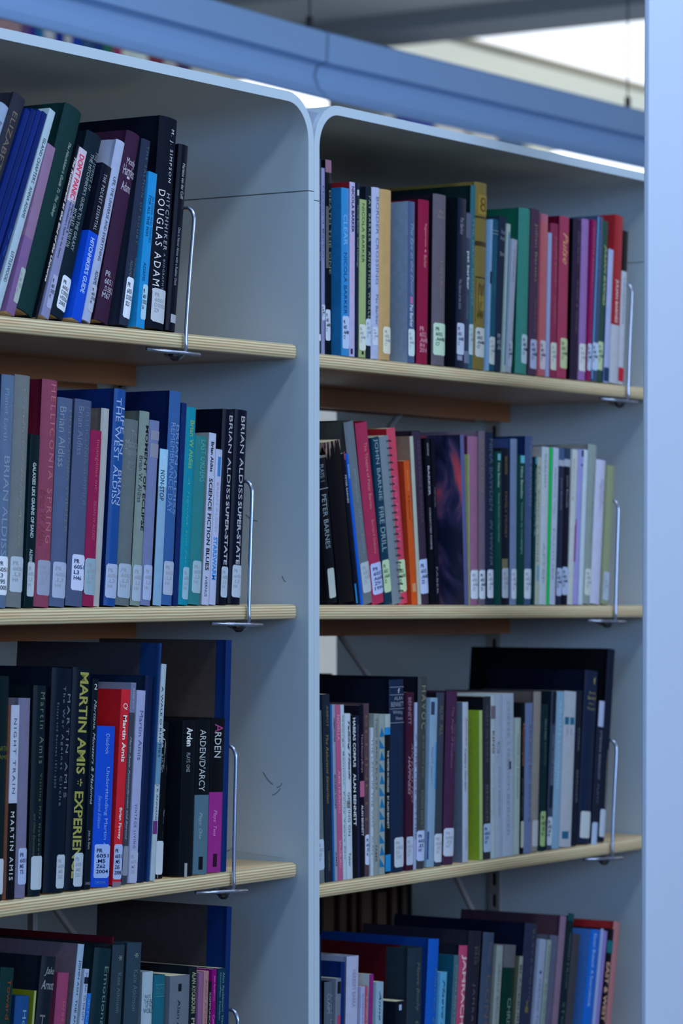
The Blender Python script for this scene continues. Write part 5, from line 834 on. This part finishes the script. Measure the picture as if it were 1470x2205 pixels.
# ---------------------------------------------------------------- wire bookends clipped to the shelves
def bookend(row, xt, yt, xb, label, H=True):
    Y = 0.0060
    Xb, Zb = X_at(xb, Y), 0; xa, za, k = EDGE[row]; zs = za+(Xb-xa)*k
    Xt, Zt = P(xt, yt, Y)
    root = empty('bookend', (Xb, 0, zs), label, 'bookend', 'wire bookends clipped to the shelves')
    hz = Zt-zs; dx = Xt-Xb; r = 0.014
    pts = [(0.0, 0.034, -ST-0.006), (0.0, 0.022, -ST-0.010), (0, 0.011, -ST-0.008), (0, Y, -ST+0.001), (0, Y, 0.0), (dx*0.5, Y, hz*0.5), (dx*0.93, Y, hz-0.020),
           (dx, Y+0.001, hz-0.008), (dx, Y+0.006, hz-0.001), (dx, Y+0.016, hz), (dx, 0.08, hz), (dx, 0.15, hz), (dx*0.99, 0.160, hz-0.004), (dx*0.95, 0.164, hz-0.016), (dx*0.5, 0.164, hz*0.5), (0.001, 0.164, 0.003)]
    v, f = tube(smoothpath(pts, 5), 0.00215, 12); o = mesh('wire_loop', v, f, M_wire, root, smooth=True)
    v, f = tube([(-0.052, 0.020, -ST-0.0028), (-0.02, 0.012, -ST-0.0045), (0.0, 0.006, -ST-0.0052), (0.020, 0.002, -ST-0.0060)], 0.0022, 10); mesh('cross_rod', v, f, M_wire, root, smooth=True)
    c = [(-0.012+0.0022*i/8, 0.014+0.0060*math.cos(i*math.pi/5), -ST-0.0065-0.0010+0.0052*math.sin(i*math.pi/5)) for i in range(26)]
    v, f = tube(c, 0.0011, 6); mesh('clip_spring', v, f, M_dark, root, smooth=True)
    return root
bookend('A', 418, 447, 400, 'steel wire bookend on the top shelf of the left bookcase')
bookend('B', 543, 1036, 536, 'steel wire bookend on the second shelf of the left bookcase')
bookend('C', 508, 1607, 503, 'steel wire bookend on the third shelf of the left bookcase')
bookend('D', 512, 2176, 506, 'steel wire bookend, only its top showing, lowest left shelf')
bookend('E', 1360, 610, 1352, 'steel wire bookend on the top shelf of the right bookcase')
bookend('F', 1331, 1077, 1325, 'steel wire bookend on the second shelf of the right bookcase')
bookend('G', 1327, 1594, 1318, 'steel wire bookend on the third shelf of the right bookcase')

# ---------------------------------------------------------------- books on the rear side, seen through the gaps
M_shadedpage = mat('shaded_page_edges', (62, 56, 50), 0.9)  # darker page copy, shade inside the case put into the colour
def rear_book(x0, x1, row, hgt, col, label, d=0.16, pages=True):
    xa, za, k = EDGE[row]; z = za+0.0014
    root = empty('book', (x0, DEP-0.02, z), label, 'book', 'books on the rear side')
    w_ = x1-x0-0.0006; t = 0.0022
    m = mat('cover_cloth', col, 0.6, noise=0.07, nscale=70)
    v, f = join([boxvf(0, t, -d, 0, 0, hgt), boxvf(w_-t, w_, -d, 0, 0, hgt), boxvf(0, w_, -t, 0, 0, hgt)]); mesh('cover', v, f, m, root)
    box('page_block', t, w_-t, -d+0.007, -t, 0.003, hgt-0.003, M_shadedpage, root)
names = {'A': 'left top shelf', 'B': 'left second shelf', 'C': 'left third shelf', 'D': 'left lowest shelf', 'E': 'right top shelf', 'F': 'right second shelf', 'G': 'right third shelf', 'H': 'right lowest shelf'}
rnd = random.Random(3)
def rear_row(row, X, Xend, lo, hi, cols, dd=.16):
    n = 0
    while X < Xend:
        w_ = rnd.uniform(.022, .042)
        rear_book(X, X+w_, row, rnd.uniform(lo, hi), rnd.choice(cols), 'dark shaded book back to back behind the %s' % names[row], dd); X += w_; n += 1
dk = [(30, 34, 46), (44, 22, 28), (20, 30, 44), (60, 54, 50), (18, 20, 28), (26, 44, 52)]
rear_row('E', rl+0.02, rr-0.16, .215, .235, dk); rear_row('A', xl+0.2, xr-0.25, .20, .225, dk)  # right top rear row put in to block light from behind
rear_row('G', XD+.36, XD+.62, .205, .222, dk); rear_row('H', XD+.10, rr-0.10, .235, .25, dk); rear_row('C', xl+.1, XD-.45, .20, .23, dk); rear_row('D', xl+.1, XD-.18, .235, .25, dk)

# ---------------------------------------------------------------- far things glimpsed over the bookcases
def far_pt(px, py, d):
    s = (px-CX)/F*d; return CAM[0]+d*FWD[0]+s*RGT[0], CAM[1]+d*FWD[1]+s*RGT[1], CAMZ+(HY-py)/F*d
M_ledge = mat('ledge_paint', (170, 184, 200), 0.7)
cols = [(130, 110, 120), (80, 60, 110), (40, 40, 130), (20, 90, 140), (150, 160, 180), (20, 40, 130), (150, 160, 170), (16, 50, 150), (40, 70, 110), (20, 50, 110), (30, 90, 80), (130, 40, 90), (170, 185, 190), (170, 190, 196), (100, 40, 60), (150, 150, 160), (60, 50, 90), (160, 170, 180)]
cn = ['dusty rose', 'violet', 'indigo', 'sea blue', 'silver', 'navy', 'white', 'royal blue', 'slate', 'dark blue', 'green', 'magenta', 'ivory', 'pale grey', 'dark red', 'light grey', 'plum', 'pearl']
def ledge_y(px): return 62+(px)*.232
a = far_pt(-60, ledge_y(-60)+24, 8.0); dirx = 1.0
Yl = a[1]
def far_X(px):                              # on the ledge line y = Yl
    s = (px-CX)/F; dx, dy = FWD[0]+s*RGT[0], FWD[1]+s*RGT[1]; t = (Yl-CAM[1])/dy; return CAM[0]+dx*t, t
zl = a[2]
# a tall far bookcase whose top carries a row of boxes and books
box_root = empty('tall_bookcase', (0, 0, 0), 'tall pale bookcase far behind, only a sliver above the case tops', 'bookcase')
x0 = far_X(-80)[0]; x1 = far_X(1500)[0]
box('cabinet_body', x0, x1, Yl+0.0, Yl+0.35, 0.0, zl, M_ledge, box_root)
edges = [-60, 60, 78, 92, 108, 132, 152, 168, 190, 214, 236, 258, 276, 300, 332, 366, 394, 424, 470]
for i in range(len(edges)-1):
    xa_, ta = far_X(edges[i]); xb_, tb = far_X(edges[i+1])
    root = empty('storage_box', (xa_, Yl+0.02, zl+0.0005), '%s box far above the left bookcase, beside the %s one' % (cn[i], cn[(i+1) % 18]), 'box', 'boxes on the far bookcase')
    v, f = boxvf(0.002, xb_-xa_-0.002, 0, 0.2, 0, 0.13); mesh('box_body', v, f, mat('far_board', cols[i], .6), root)
    v, f = boxvf(0.0, xb_-xa_-0.0005, -0.004, 0.204, 0.13, 0.15); mesh('lid', v, f, mat('far_board', cols[i], .6), root)
e2 = [(838, 862, 'white'), (866, 946, 'navy'), (950, 1010, 'pearl'), (1030, 1082, 'white'), (1086, 1140, 'slate'), (1152, 1198, 'ivory')]
for i, (p0, p1, nm) in enumerate(e2):
    xa_, ta = far_X(p0); xb_, tb = far_X(p1)
    root = empty('storage_box', (xa_, Yl+0.02, zl+0.0005), '%s box far above the right bookcase, %s' % (nm, ['nearest the corner', 'second along', 'third along', 'fourth along', 'fifth along', 'farthest along'][i]), 'box', 'boxes on the far bookcase')
    cc = cols[cn.index(nm)]
    v, f = boxvf(0.002, xb_-xa_-0.002, 0, 0.2, 0, 0.13); mesh('box_body', v, f, mat('far_board', cc, .6), root)
    v, f = boxvf(0.0, xb_-xa_-0.0005, -0.004, 0.204, 0.13, 0.15); mesh('lid', v, f, mat('far_board', cc, .6), root)
# ceiling light panels that show as white slivers under the beam
M_lamp = mat('lamp_panel', (250, 250, 250), 0.5, emit=((0.85, 0.93, 1.0), 2.2))
M_frame = mat('lamp_frame', (170, 180, 190), 0.6)
for (pa, pb, ya, yb, lab) in ((640, 775, 196, 240, 'bright ceiling light panel showing in the notch between the two bookcases'), (1236, 1440, 325, 392, 'bright ceiling light panel under the beam beside the pier')):
    p = onceil(pa, ya+6, 1.60); q = onceil(pb, yb+2, 1.60)
    xa_, xb_ = sorted((p[0], q[0])); ya_, yb_ = sorted((p[1], q[1]))
    cx_, cy_ = (xa_+xb_)/2, (ya_+yb_)/2; hx, hy = max(0.5, (xb_-xa_)/2), max(.30, (yb_-ya_)/2)
    root = empty('ceiling_light', (cx_, cy_, CAMZ+1.60), lab, 'light', 'ceiling light panels')
    box('diffuser', -hx, hx, -hy, hy, 0, 0.01, M_lamp, root); box('frame', -hx-.02, hx+.02, -hy-.02, hy+.02, 0.01, 0.045, M_frame, root)
